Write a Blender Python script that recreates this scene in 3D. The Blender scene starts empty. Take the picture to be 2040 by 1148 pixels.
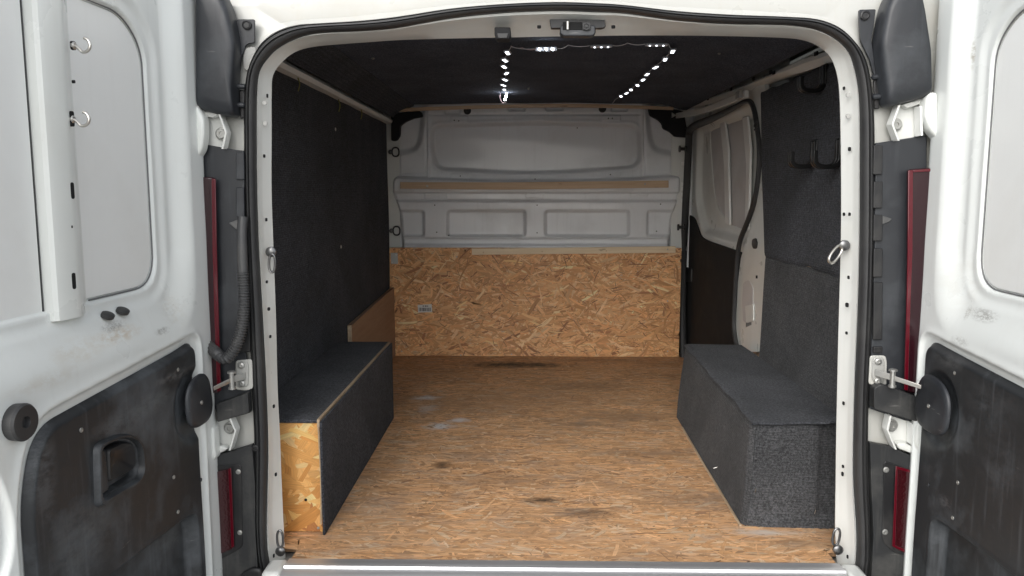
import bpy, bmesh, math, random
import numpy as np
from mathutils import Vector, Matrix
random.seed(7); RNG = np.random.default_rng(11)
SC = bpy.context.scene; COL = SC.collection
# ------------------------------------------------------------------ camera
FPX = 1579.0; CAM = np.array([-0.08, -1.99, 0.933])
YAW = math.atan(30/FPX); PIT = math.atan(194/FPX)
cd = bpy.data.cameras.new('camera'); cam = bpy.data.objects.new('camera', cd); COL.objects.link(cam)
cam.location = CAM; cam.rotation_euler = (math.pi/2-PIT, 0, YAW)
cd.sensor_width = 36; cd.lens = FPX/2040*36; cd.clip_start = .02; cd.clip_end = 500
SC.camera = cam
# ------------------------------------------------------------------ world, sun, exposure
W = bpy.data.worlds.new('World'); SC.world = W; W.use_nodes = True
nt = W.node_tree; bg = nt.nodes['Background']; sk = nt.nodes.new('ShaderNodeTexSky')
SUN_EL, SUN_ROT = math.radians(34), math.radians(200)
sk.sky_type = 'NISHITA'; sk.sun_disc = False; sk.sun_elevation = SUN_EL; sk.sun_rotation = SUN_ROT
sk.air_density = 1.0; sk.dust_density = 2.0; sk.ozone_density = .6
hs = nt.nodes.new('ShaderNodeHueSaturation'); hs.inputs['Saturation'].default_value = .22
nt.links.new(sk.outputs[0], hs.inputs['Color']); nt.links.new(hs.outputs[0], bg.inputs[0]); bg.inputs[1].default_value = .145
ld = bpy.data.lights.new('sun', 'SUN'); ld.energy = .34; ld.angle = math.radians(45); ld.color = (1, .985, .96)
sun = bpy.data.objects.new('sun', ld); COL.objects.link(sun)
sd = Vector((math.sin(SUN_ROT)*math.cos(SUN_EL), math.cos(SUN_ROT)*math.cos(SUN_EL), math.sin(SUN_EL)))
sun.rotation_euler = sd.to_track_quat('Z', 'Y').to_euler(); sun.location = (0, -5, 6)
SC.view_settings.view_transform = 'Standard'; SC.view_settings.look = 'None'
SC.view_settings.exposure = 1.12; SC.view_settings.gamma = 1
SC.render.engine = 'CYCLES'; SC.cycles.max_bounces = 12; SC.cycles.diffuse_bounces = 8
# ------------------------------------------------------------------ measuring helpers: a photo pixel on a real plane
cz, sz = math.cos(YAW), math.sin(YAW)
fw = np.array([-sz*math.cos(PIT), cz*math.cos(PIT), -math.sin(PIT)]); rt = np.array([cz, sz, 0.]); upv = np.cross(rt, fw)
def ray(x, y): return fw+rt*(x-1020)/FPX+upv*(574-y)/FPX
def on(ax, v, x, y):
    d = ray(x, y); return CAM+d*((v-CAM[ax])/d[ax])
def onY(v, x, y): return on(1, v, x, y)
def onX(v, x, y): return on(0, v, x, y)
def onZ(v, x, y): return on(2, v, x, y)
# ------------------------------------------------------------------ materials
MATS = {}
class NT:
    def __init__(s, name, col=(.5,.5,.5), rough=.5, metal=0, **kw):
        m = bpy.data.materials.new(name); m.use_nodes = True; s.m = m; s.t = m.node_tree
        s.b = s.t.nodes['Principled BSDF']; s.b.inputs['Base Color'].default_value = (*col, 1)
        s.b.inputs['Roughness'].default_value = rough; s.b.inputs['Metallic'].default_value = metal
        for k, v in kw.items(): s.b.inputs[k.replace('_', ' ')].default_value = v
        MATS[name] = m; s.tc = None
    def n(s, t, **kw):
        q = s.t.nodes.new('ShaderNode'+t)
        for k, v in kw.items():
            if k.startswith('i_'):
                key = k[2:].replace('_', ' '); key = int(key) if key.isdigit() else key
                q.inputs[key].default_value = v
            else: setattr(q, k, v)
        return q
    def l(s, a, b): s.t.links.new(a, b)
    def obj(s, scale=(1,1,1), rot=(0,0,0), src='Object'):
        if s.tc is None: s.tc = s.n('TexCoord')
        mp = s.n('Mapping'); mp.inputs['Scale'].default_value = scale; mp.inputs['Rotation'].default_value = rot
        s.l(s.tc.outputs[src], mp.inputs[0]); return mp.outputs[0]
    def noise(s, scale, detail=4, rough=.55, vec=None, dist=0):
        q = s.n('TexNoise', i_Scale=scale, i_Detail=detail, i_Roughness=rough, i_Distortion=dist)
        s.l(vec if vec is not None else s.obj(), q.inputs['Vector']); return q.outputs[0]
    def ramp(s, fac, stops):
        r = s.n('ValToRGB'); e = r.color_ramp.elements
        while len(e) < len(stops): e.new(.5)
        for i, (p, c) in enumerate(stops):
            e[i].position = p; e[i].color = (*c, 1) if isinstance(c, tuple) else (c, c, c, 1)
        s.l(fac, r.inputs[0]); return r.outputs[0]
    def mix(s, fac, a, b, mode='MIX'):
        q = s.n('Mix', data_type='RGBA', blend_type=mode)
        for inp, v in ((q.inputs[0], fac), (q.inputs[6], a), (q.inputs[7], b)):
            if hasattr(v, 'is_linked') or hasattr(v, 'links'): s.l(v, inp)
            elif isinstance(v, tuple): inp.default_value = (*v, 1)
            else: inp.default_value = v
        return q.outputs[2]
    def math(s, op, a, b=None, clamp=False):
        q = s.n('Math', operation=op, use_clamp=clamp)
        for i, v in enumerate((a, b)):
            if v is None: continue
            if hasattr(v, 'links'): s.l(v, q.inputs[i])
            else: q.inputs[i].default_value = v
        return q.outputs[0]
    def color(s, o): s.l(o, s.b.inputs['Base Color'])
    def rough(s, o): s.l(o, s.b.inputs['Roughness'])
    def bump(s, h, strength=.3, dist=.002):
        q = s.n('Bump', i_Strength=strength, i_Distance=dist); s.l(h, q.inputs['Height'])
        s.l(q.outputs[0], s.b.inputs['Normal'])

def paint(name, base, dirt=(.42,.38,.31), amt=.5, rough=.3, scr=.5, coat=.3, marks=()):
    p = NT(name, base, rough, Coat_Weight=coat, Coat_Roughness=.12)
    n1 = p.noise(3.2, 6, .6); d1 = p.ramp(n1, [(.52, 0.), (.78, amt)])
    c = p.mix(d1, base, dirt)
    n2 = p.noise(38, 5, .7, dist=.6); d2 = p.ramp(n2, [(.70, 0.), (.76, scr)])
    gate = p.ramp(p.noise(5.5, 2), [(.5, 0.), (.62, 1.)])
    c = p.mix(p.math('MULTIPLY', d2, gate), c, (.16, .14, .12))
    st = p.noise(1, 4, .6, vec=p.obj((60, 60, 3)))
    c = p.mix(p.ramp(st, [(.55, 0.), (.8, amt*.35)]), c, dirt)
    if marks: c = scuffed(p, c, marks)
    p.color(c)
    p.rough(p.ramp(p.noise(7, 5), [(.3, rough-.07), (.75, rough+.2)]))
    p.bump(p.noise(420, 2), .03, .001)
    return p.m
paint('white_paint', (.70, .72, .69), amt=.22, scr=.7)
def scuffed(p, c, marks):
    for (cx, cy, cz_, rx, ry, rz_, amt, colr, ns) in marks:
        mp = p.n('Mapping', vector_type='POINT'); mp.inputs['Location'].default_value = (-cx/rx, -cy/ry, -cz_/rz_); mp.inputs['Scale'].default_value = (1/rx, 1/ry, 1/rz_)
        p.obj(); p.l(p.tc.outputs['Object'], mp.inputs[0]); ln = p.n('VectorMath', operation='LENGTH'); p.l(mp.outputs[0], ln.inputs[0])
        nn = p.noise(ns, 6, .75, vec=p.obj((1, 1, 2.2))); fall = p.ramp(ln.outputs['Value'], [(.2, .16), (1.0, -.0)])
        c = p.mix(p.ramp(p.math('ADD', p.math('MULTIPLY', nn, 1.0), fall), [(.62, 0.), (.72, amt)]) if False else p.math('MULTIPLY', p.ramp(ln.outputs['Value'], [(.35, 1.), (1.0, 0.)]), p.ramp(nn, [(.42, 0.), (.58, amt)])), c, colr)
    return c
paint('body_paint', (.47, .47, .44), dirt=(.42, .36, .26), amt=.45, scr=.8)
paint('white_panel', (.79, .80, .78), amt=.15, rough=.38, scr=.25)
paint('pillar_paint', (.68, .69, .66), amt=.4, rough=.36, scr=.9)
paint('bulkhead_paint', (.73, .745, .76), dirt=(.38, .37, .35), amt=.4, rough=.36, scr=.5)
paint('panel_grey', (.56, .55, .545), dirt=(.26, .24, .22), amt=.35, rough=.45, scr=.3)
paint('grey_steel', (.36, .36, .34), dirt=(.22, .19, .15), amt=.6, rough=.42, scr=.5)

def plastic(name, base, rough=.45, dust=(.20, .19, .17), amt=.5, scr=.5, grain=.12, marks=()):
    p = NT(name, base, rough)
    n1 = p.noise(5, 7, .65); c = p.mix(p.ramp(n1, [(.5, 0.), (.8, amt)]), base, dust)
    st = p.noise(1, 5, .6, vec=p.obj((45, 45, 4)))
    c = p.mix(p.ramp(st, [(.56, 0.), (.8, amt*.5)]), c, dust)
    sc = p.noise(1, 3, .6, vec=p.obj((9, 9, 160), (.5, .3, .2)))
    g = p.ramp(p.noise(6, 2), [(.5, 0.), (.65, 1.)])
    c = p.mix(p.math('MULTIPLY', p.ramp(sc, [(.72, 0.), (.75, scr)]), g), c, (.34, .33, .31))
    if marks: c = scuffed(p, c, marks)
    p.color(c); p.rough(p.ramp(n1, [(.3, rough-.05), (.75, rough+.2)]))
    p.bump(p.noise(900, 2), grain, .0006); return p.m
plastic('trim_plastic', (.022, .024, .026), .40, dust=(.15, .165, .18), amt=.7, scr=.8)
plastic('dark_plastic', (.02, .022, .026), .36, dust=(.10, .11, .12), amt=.55)
plastic('bumper_plastic', (.022, .023, .024), .5, dust=(.15, .145, .13), amt=.6)
plastic('seal_rubber', (.028, .028, .029), .42, dust=(.07, .07, .065), amt=.5, scr=.1)
plastic('black_plastic', (.012, .012, .013), .38, amt=.2, scr=.2)
plastic('conduit_plastic', (.05, .051, .053), .38, amt=.4, scr=.1)
plastic('door_card', (.007, .0065, .0065), .85, dust=(.035, .032, .030), amt=.4, scr=.3)
NT('gasket_grey', (.14, .142, .145), .6)
NT('wood_core', (.36, .22, .12), .7); NT('wood_core_fresh', (.60, .30, .09), .6)
NT('hook_black', (.004, .004, .004), .35)
NT('hole_black', (.004, .004, .004), .9)
NT('foam_black', (.008, .008, .009), .85)
p = NT('aluminium', (.72, .72, .73), .38, .8); p.rough(p.ramp(p.noise(1, 4, .6, vec=p.obj((3, 260, 260))), [(.3, .35), (.8, .55)]))
NT('steel', (.58, .56, .52), .32, 1)
NT('zinc', (.42, .42, .40), .45, .8); NT('ring_steel', (.16, .16, .16), .3, .9)
NT('red_lens', (.085, .002, .008), .15, Coat_Weight=.2, Coat_Roughness=.05)
NT('dark_red_lens', (.020, .003, .006), .22, Coat_Weight=.15, Coat_Roughness=.1)
p = NT('reflector_red', (.035, .004, .006), .16, Coat_Weight=.6)
v = p.n('TexVoronoi', i_Scale=160); p.l(p.obj(), v.inputs['Vector']); p.bump(v.outputs[0], .4, .002)
NT('clear_lens', (.65, .62, .58), .15)
NT('led_case', (.42, .44, .48), .4)
p = NT('led_lit', (1, 1, 1), .4); p.b.inputs['Emission Color'].default_value = (.88, .94, 1, 1); p.b.inputs['Emission Strength'].default_value = 60
p = NT('led_side', (1, 1, 1), .4); p.b.inputs['Emission Color'].default_value = (.88, .94, 1, 1); p.b.inputs['Emission Strength'].default_value = 2.4
NT('wire_pink', (.55, .40, .42), .5); NT('wire_white', (.62, .62, .64), .5)
NT('tie_yellow', (.20, .19, .05), .5); NT('paper', (.66, .65, .62), .6); NT('ink', (.02, .02, .02), .6)

def carpet(name, base, hi, vertical):
    p = NT(name, base, .95, Sheen_Weight=.08, Sheen_Roughness=.5)
    p.b.inputs['Specular IOR Level'].default_value = .1
    ribs = p.n('TexWave', wave_type='BANDS', bands_direction='Z' if vertical else 'Y', i_Scale=44, i_Distortion=3.0, i_Detail=3, i_Detail_Scale=6)
    p.l(p.obj(), ribs.inputs['Vector'])
    f = p.noise(150, 5, .88); sp = p.ramp(f, [(.42, 0.), (.60, 1.)])
    mixf = p.math('MULTIPLY', sp, p.ramp(ribs.outputs[1], [(0, .62), (1, 1.)]))
    c = p.mix(mixf, base, hi)
    big = p.ramp(p.noise(3.5, 6, .65), [(.35, .7), (.7, 1.3)]); c = p.mix(1.0, c, big, 'MULTIPLY')
    lint = p.ramp(p.noise(70, 2, .5, dist=1.5), [(.775, 0.), (.79, .7)]); c = p.mix(lint, c, (.30, .30, .30))
    p.color(c)
    h = p.math('ADD', p.math('MULTIPLY', ribs.outputs[1], .25), f); p.bump(h, .9, .006)
    return p.m
carpet('carpet_dark', (.014, .016, .020), (.105, .111, .130), True)
carpet('carpet_roof', (.028, .033, .048), (.14, .16, .21), False)
carpet('carpet_grey', (.030, .031, .033), (.120, .122, .128), True)
carpet('carpet_top', (.028, .030, .035), (.115, .121, .135), False)

def strand_mat(name, tint, grime, gamt, patches=(), grey=0., streak=0.):
    p = NT(name, (.5, .35, .2), .55)
    at = p.n('Attribute', attribute_name='col'); uv = p.n('UVMap')
    mp = p.n('Mapping'); mp.inputs['Scale'].default_value = (14, 420, 1); p.l(uv.outputs[0], mp.inputs[0])
    g = p.noise(1, 5, .7, vec=mp.outputs[0], dist=.4)
    c = p.mix(1.0, at.outputs['Color'], p.ramp(g, [(.28, .66), (.7, 1.16)]), 'MULTIPLY')
    c = p.mix(1.0, c, tint, 'MULTIPLY')
    if streak:
        sk_ = p.noise(1, 6, .72, vec=p.obj((5, 150, 5)), dist=1.2); c = p.mix(1.0, c, p.ramp(sk_, [(.30, (1-streak, 1-streak*1.08, 1-streak*1.15)), (.5, (.98, .97, .96)), (.70, (1+streak*.5, 1+streak*.5, 1+streak*.5))]), 'MULTIPLY')
        ck = p.noise(1, 3, .6, vec=p.obj((11, 120, 5)), dist=2.5); c = p.mix(p.ramp(ck, [(.69, 0.), (.75, .4)]), c, (.17, .10, .06))
    gn = p.noise(2.3, 7, .68, vec=p.obj((1, 1.3, 1)))
    c = p.mix(p.ramp(gn, [(.42, 0.), (.78, gamt)]), c, grime)
    g2 = p.noise(16, 6, .7, vec=p.obj((1, 2, 1))); c = p.mix(p.ramp(g2, [(.56, 0.), (.80, gamt*.6)]), c, (grime[0]*.7, grime[1]*.7, grime[2]*.7))
    if grey: 
        g3 = p.noise(9, 5, .65, vec=p.obj((1, 2.2, 1))); c = p.mix(p.ramp(g3, [(.48, 0.), (.72, grey)]), c, (.34, .33, .31))
    for (cx, cy, rx, ry, amt, colr) in patches:
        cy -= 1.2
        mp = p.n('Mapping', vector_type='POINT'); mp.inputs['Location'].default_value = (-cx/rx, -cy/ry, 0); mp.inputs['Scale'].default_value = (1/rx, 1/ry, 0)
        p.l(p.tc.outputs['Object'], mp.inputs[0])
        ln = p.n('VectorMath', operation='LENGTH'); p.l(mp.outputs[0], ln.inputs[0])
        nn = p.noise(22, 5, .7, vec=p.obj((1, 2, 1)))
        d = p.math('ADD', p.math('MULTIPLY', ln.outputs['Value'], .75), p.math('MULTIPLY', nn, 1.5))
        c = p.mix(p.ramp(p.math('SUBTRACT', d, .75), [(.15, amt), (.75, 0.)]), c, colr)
    p.color(c); p.rough(p.ramp(gn, [(.3, .42), (.7, .68)]))
    p.bump(g, .35, .0012); return p.m
FL_PATCH = []  # floor colour patches: dark stains, plus some white and pale grey areas
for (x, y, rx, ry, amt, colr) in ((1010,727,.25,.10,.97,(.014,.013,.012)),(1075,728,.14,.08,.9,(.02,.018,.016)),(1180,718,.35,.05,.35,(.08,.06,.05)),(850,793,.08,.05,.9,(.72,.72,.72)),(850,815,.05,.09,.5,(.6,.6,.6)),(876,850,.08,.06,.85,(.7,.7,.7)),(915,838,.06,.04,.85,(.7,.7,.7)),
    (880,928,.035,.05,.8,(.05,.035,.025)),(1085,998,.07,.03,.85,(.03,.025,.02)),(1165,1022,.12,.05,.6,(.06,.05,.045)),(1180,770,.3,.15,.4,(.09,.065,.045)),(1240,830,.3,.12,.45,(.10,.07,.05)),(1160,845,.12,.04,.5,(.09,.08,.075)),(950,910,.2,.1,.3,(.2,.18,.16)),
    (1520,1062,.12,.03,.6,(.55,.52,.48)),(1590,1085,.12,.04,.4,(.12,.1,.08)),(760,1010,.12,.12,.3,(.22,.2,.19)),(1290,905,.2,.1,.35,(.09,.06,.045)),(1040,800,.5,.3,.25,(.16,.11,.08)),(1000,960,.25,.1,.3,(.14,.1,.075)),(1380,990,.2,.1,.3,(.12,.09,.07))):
    q = onZ(0, x, y); FL_PATCH.append((q[0], q[1], rx, ry, amt, colr))
strand_mat('osb_floor', (1.36, 1.36, 1.34), (.24, .165, .11), .5, FL_PATCH, .38, .40)
strand_mat('osb_wall', (1.12, 1.03, .95), (.24, .14, .07), .2)
strand_mat('osb_fresh', (1, 1, 1), (.40, .20, .06), .2)

def timber(name, a, b, knots=True, axis=0):
    p = NT(name, a, .55); s = [70, 70, 70]; s[axis] = 3
    g = p.noise(1, 6, .65, vec=p.obj(tuple(s)), dist=.8); c = p.mix(p.ramp(g, [(.3, 0.), (.72, 1.)]), a, b)
    if knots:
        s2 = [9, 30, 30]; kn = p.noise(1.0, 2, .5, vec=p.obj(tuple(s2))); c = p.mix(p.ramp(kn, [(.70, 0.), (.78, .7)]), c, (.16, .08, .035))
    p.color(c); p.bump(g, .2, .001); return p.m
timber('pine', (.64, .47, .31), (.50, .34, .21)); timber('pine_pale', (.80, .66, .46), (.68, .52, .33))
timber('ply_face', (.36, .24, .16), (.28, .175, .115), False, 1); timber('ply_edge', (.50, .40, .28), (.30, .2, .12), False, 1)
p = NT('asphalt', (.3, .295, .285), .9); p.color(p.ramp(p.noise(60, 6), [(.3, (.24, .235, .225)), (.7, (.40, .39, .38))])); p.bump(p.noise(160, 4), .6, .01)
p = NT('pebbledash', (.2, .18, .17), .95)
v = p.n('TexVoronoi', i_Scale=42); p.l(p.obj(), v.inputs['Vector'])
p.color(p.mix(p.ramp(v.outputs[0], [(.1, 0.), (.6, 1.)]), p.ramp(v.outputs[1], [(.2, (.12, .10, .095)), (.8, (.34, .31, .29))]), (.07, .06, .055))); p.bump(v.outputs[0], 1, .02)

# ------------------------------------------------------------------ mesh building
def smoothstep(a, b, x):
    t = np.clip((x-a)/(b-a), 0, 1); return t*t*(3-2*t)
class MB:
    def __init__(s): s.v = []; s.f = []; s.mi = []; s.uv = None
    def add(s, vs, fs, mi=0):
        o = len(s.v); s.v += [tuple(map(float, q)) for q in vs]; s.f += [tuple(i+o for i in f) for f in fs]; s.mi += [mi]*len(fs); return s
    def box(s, x0, x1, y0, y1, z0, z1, mi=0):
        vs = [(x, y, z) for z in (z0, z1) for y in (y0, y1) for x in (x0, x1)]
        return s.add(vs, [(0,2,3,1), (4,5,7,6), (0,1,5,4), (2,6,7,3), (0,4,6,2), (1,3,7,5)], mi)
    def loft(s, rings, closed=True, cap0=False, cap1=False, mi=0):
        n = len(rings[0]); vs = [q for r in rings for q in r]; fs = []
        for i in range(len(rings)-1):
            for j in range(n if closed else n-1):
                k = (j+1) % n; fs.append((i*n+j, i*n+k, (i+1)*n+k, (i+1)*n+j))
        if cap0: fs.append(tuple(range(n))[::-1])
        if cap1: fs.append(tuple((len(rings)-1)*n+j for j in range(n)))
        return s.add(vs, fs, mi)
    def prism(s, poly, off, mi=0):
        off = np.array(off, float); p2 = [np.array(q, float)+off for q in poly]
        return s.loft([poly, p2], True, True, True, mi)
    def tube(s, path, r, n=8, closed=False, mi=0):
        P = [Vector(q) for q in path]; m = len(P); rings = []; nrm = None
        R = r if hasattr(r, '__len__') else [r]*m
        for i in range(m):
            a = P[(i-1) % m] if (closed or i > 0) else P[i]; b = P[(i+1) % m] if (closed or i < m-1) else P[i]
            t = (b-a).normalized()
            if nrm is None:
                nrm = t.orthogonal().normalized()
            nrm = (nrm-t*nrm.dot(t)).normalized(); bn = t.cross(nrm)
            rings.append([P[i]+(nrm*math.cos(2*math.pi*k/n)+bn*math.sin(2*math.pi*k/n))*R[i] for k in range(n)])
        if closed: rings.append(rings[0])
        return s.loft(rings, True, not closed, not closed, mi)
    def lathe(s, c, ax, prof, n=20, mi=0, sx=1., sy=1., upd=None):
        # prof: list (radius, distance along ax)
        ax = Vector(ax).normalized(); u = (Vector(upd) if upd is not None else ax.orthogonal()); u = (u-ax*u.dot(ax)).normalized(); w = ax.cross(u); c = Vector(c)
        rings = [[c+ax*h+u*math.cos(2*math.pi*k/n)*r*sx+w*math.sin(2*math.pi*k/n)*r*sy for k in range(n)] for r, h in prof]
        return s.loft(rings, True, True, True, mi)
    def build(s, name, mats, parent=None, bevel=0, angle=35, smooth=True, segs=2, recenter=True, label=None, **tagkw):
        me = bpy.data.meshes.new(name); vs = np.array(s.v); c = np.zeros(3)
        if recenter: c = (vs.min(0)+vs.max(0))/2; vs = vs-c
        me.from_pydata(vs.tolist(), [], s.f)
        mats = mats if isinstance(mats, (list, tuple)) else [mats]
        for m in mats: me.materials.append(MATS[m])
        if len(mats) > 1: me.polygons.foreach_set('material_index', s.mi)
        bm = bmesh.new(); bm.from_mesh(me); bmesh.ops.recalc_face_normals(bm, faces=bm.faces); bm.to_mesh(me); bm.free()
        if smooth: me.shade_smooth(); me.set_sharp_from_angle(angle=math.radians(angle))
        o = bpy.data.objects.new(name, me); COL.objects.link(o); o.location = c
        if bevel:
            b = o.modifiers.new('bevel', 'BEVEL'); b.width = bevel; b.segments = segs; b.limit_method = 'ANGLE'; b.angle_limit = math.radians(32)
        if parent: attach(o, parent)
        if label: o['label'] = label
        return o
def wloc(o):
    v = o.location.copy()
    if o.parent: v = v if False else (o.parent['_w'] and Vector(o['_w']))
    return v
def attach(o, parent):
    w = Vector(o.location); pw = Vector(parent.get('_w', parent.location))
    o.parent = parent; o.location = w-pw; o['_w'] = tuple(w)
def tag(o, label, cat, group=None, kind=None):
    o['label'] = label; o['category'] = cat
    if group: o['group'] = group
    if kind: o['kind'] = kind
    return o
def empty(name, loc, label, cat, group=None):
    o = bpy.data.objects.new(name, None); COL.objects.link(o); o.location = loc; o.empty_display_size = .05; o['_w'] = tuple(loc)
    return tag(o, label, cat, group)
def cr(pts, n=5, closed=False):
    P = [np.array(p, float) for p in pts]; out = []; m = len(P)
    rng = range(m) if closed else range(m-1)
    for i in rng:
        p0 = P[(i-1) % m] if closed or i > 0 else 2*P[0]-P[1]; p1 = P[i]; p2 = P[(i+1) % m]; p3 = P[(i+2) % m] if closed or i < m-2 else 2*P[-1]-P[-2]
        for k in range(n):
            t = k/n; out.append(.5*((2*p1)+(p2-p0)*t+(2*p0-5*p1+4*p2-p3)*t*t+(3*p1-p0-3*p2+p3)*t**3))
    if not closed: out.append(P[-1])
    return out
def rpoly(pts, r, n=5):
    # rounded 2D polygon; r number or list
    P = [np.array(p, float) for p in pts]; m = len(P); out = []
    for i in range(m):
        a, b, c = P[i-1], P[i], P[(i+1) % m]; rr = r[i] if hasattr(r, '__len__') else r
        da, dc = a-b, c-b; la, lc = np.linalg.norm(da), np.linalg.norm(dc); q = min(rr, la*.48, lc*.48)
        if q <= 0: out.append(b); continue
        p0 = b+da/la*q; p2 = b+dc/lc*q
        for k in range(n+1):
            t = k/n; out.append((1-t)**2*p0+2*t*(1-t)*b+t*t*p2)
    return out
def sdpoly(X, Y, poly):
    P = np.array(poly, float); d = np.full(X.shape, 1e9); ins = np.zeros(X.shape, bool); m = len(P)
    for i in range(m):
        a = P[i]; b = P[(i+1) % m]; e = b-a; wx, wy = X-a[0], Y-a[1]
        t = np.clip((wx*e[0]+wy*e[1])/(e@e+1e-12), 0, 1); d = np.minimum(d, np.hypot(wx-e[0]*t, wy-e[1]*t))
        if abs(b[1]-a[1]) > 1e-12:
            cnd = ((a[1] > Y) != (b[1] > Y)) & (X < (b[0]-a[0])*(Y-a[1])/(b[1]-a[1])+a[0]); ins ^= cnd
    return np.where(ins, -d, d)
def screw(c, ax, r=.006, mat='zinc', parent=None, name='screw', h=.003):
    m = MB(); m.lathe(c, ax, [(r, 0), (r*.95, h*.7), (r*.6, h), (r*.45, h), (r*.4, h*.5)], 12)
    return m.build(name, mat, parent)
def grid(nu, nv, f):
    # f(U,V arrays) -> (N,3); returns MB
    u = np.linspace(0, 1, nu); v = np.linspace(0, 1, nv); U, V = np.meshgrid(u, v); P = f(U.ravel(), V.ravel())
    m = MB(); i = np.arange((nu-1)*(nv-1)); a = (i//(nu-1))*nu+i % (nu-1)
    fs = np.stack([a, a+1, a+nu+1, a+nu], 1); m.v = [tuple(q) for q in P.tolist()]; m.f = [tuple(q) for q in fs.tolist()]; m.mi = [0]*len(m.f); return m

# ------------------------------------------------------------------ oriented strand board: real strands laid on a core
def strands(name, fr, U, V, N, L, Wd, ang, pal, wts, mat, parent, lift=(.0002, .0014), sig=.12, dark=None, poly=None, seed=1, taper=.35, notch=None):
    r = np.random.default_rng(seed); O, eu, ev, en = [np.array(q, float) for q in fr]
    cu = r.uniform(0, U, N); cv = r.uniform(0, V, N); l = r.uniform(*L, N)*.5; w = Wd[0]+(Wd[1]-Wd[0])*r.random(N)**1.6; w *= .5
    th = ang(r, N); hgt = r.uniform(lift[0], lift[1], N)
    col = np.array(pal)[r.choice(len(pal), N, p=np.array(wts)/sum(wts))]*np.exp(r.normal(0, sig, N))[:, None]
    if dark:
        nd, dl, dw, dc = dark; k = np.arange(N-nd, N); l[k] = r.uniform(*dl, nd)*.5; w[k] = r.uniform(*dw, nd)*.5
        col[k] = np.array(dc)*np.exp(r.normal(0, .45, nd))[:, None]; hgt[k] = lift[1]+.0002*r.random(nd); th[k] = r.normal(0, .9, nd)
    ct, st = np.cos(th), np.sin(th)
    e = 1-r.uniform(0, taper, (N, 8))
    loc = np.stack([np.stack([-l*e[:, 0], -w*r.uniform(.2, 1, N)], 1), np.stack([-l*.3, -w*e[:, 2]], 1), np.stack([l*.4, -w*e[:, 3]*1.0], 1), np.stack([l*e[:, 1], -w*r.uniform(-.3, 1, N)], 1),
                    np.stack([l*e[:, 4], w*r.uniform(.2, 1, N)], 1), np.stack([l*.2, w*e[:, 5]], 1), np.stack([-l*.45, w*e[:, 6]], 1), np.stack([-l*e[:, 7], w*r.uniform(-.2, 1, N)], 1)], 1)
    bend = r.normal(0, .05, N)[:, None]*((loc[:, :, 0]/l[:, None])**2)*l[:, None]*2.0
    if dark: bend[-nd:] *= 1.2
    lx, ly = loc[:, :, 0], loc[:, :, 1]+bend
    uu = np.clip(cu[:, None]+lx*ct[:, None]-ly*st[:, None], 0, U); vv = np.clip(cv[:, None]+lx*st[:, None]+ly*ct[:, None], 0, V)
    if notch: lo_, hi_, vv0 = notch; fr_ = vv < vv0; uu = np.where(fr_, np.clip(uu, lo_, hi_), uu)
    P = O+uu[..., None]*eu+vv[..., None]*ev+hgt[:, None, None]*en
    P = P.reshape(-1, 3); c0 = np.array(parent['_w']) if '_w' in parent else np.zeros(3)
    me = bpy.data.meshes.new(name); me.vertices.add(N*8); me.vertices.foreach_set('co', (P-c0).ravel())
    me.loops.add(N*8); me.loops.foreach_set('vertex_index', np.arange(N*8, dtype=np.int32)); me.polygons.add(N)
    me.polygons.foreach_set('loop_start', np.arange(N, dtype=np.int32)*8)
    me.update(calc_edges=True)
    at = me.color_attributes.new('col', 'FLOAT_COLOR', 'POINT'); C4 = np.ones((N*8, 4)); C4[:, :3] = np.repeat(np.clip(col, .003, .8), 8, 0); at.data.foreach_set('color', C4.ravel())
    uvl = me.uv_layers.new(name='UVMap'); off = r.uniform(0, 50, (N, 1)); uvl.data.foreach_set('uv', np.stack([lx+off, ly+off*1.7], -1).reshape(-1, 2).ravel())
    me.materials.append(MATS[mat]); o = bpy.data.objects.new(name, me); COL.objects.link(o); o.parent = parent; o['kind'] = 'stuff'; o['_w'] = tuple(c0)
    return o

# ================================================================== SETTING
m = MB(); m.add([(-200, -200, -.56), (200, -200, -.56), (200, 200, -.56), (-200, 200, -.56)], [(0, 1, 2, 3)])
g = m.build('ground', 'asphalt', recenter=False); tag(g, 'pale grey concrete driveway the van is parked on', 'ground', kind='structure')
w = empty('garden_wall', (-2.5, 6.2, -.56), 'grey pebbledashed wall standing behind the van', 'wall')
MB().box(-9, 5, 6.1, 6.35, -.56, 3.4).build('render_face', 'pebbledash', w)
MB().box(-9.05, 5.05, 6.05, 6.4, 3.4, 3.48).build('coping', 'grey_steel', w, bevel=.01)

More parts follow.
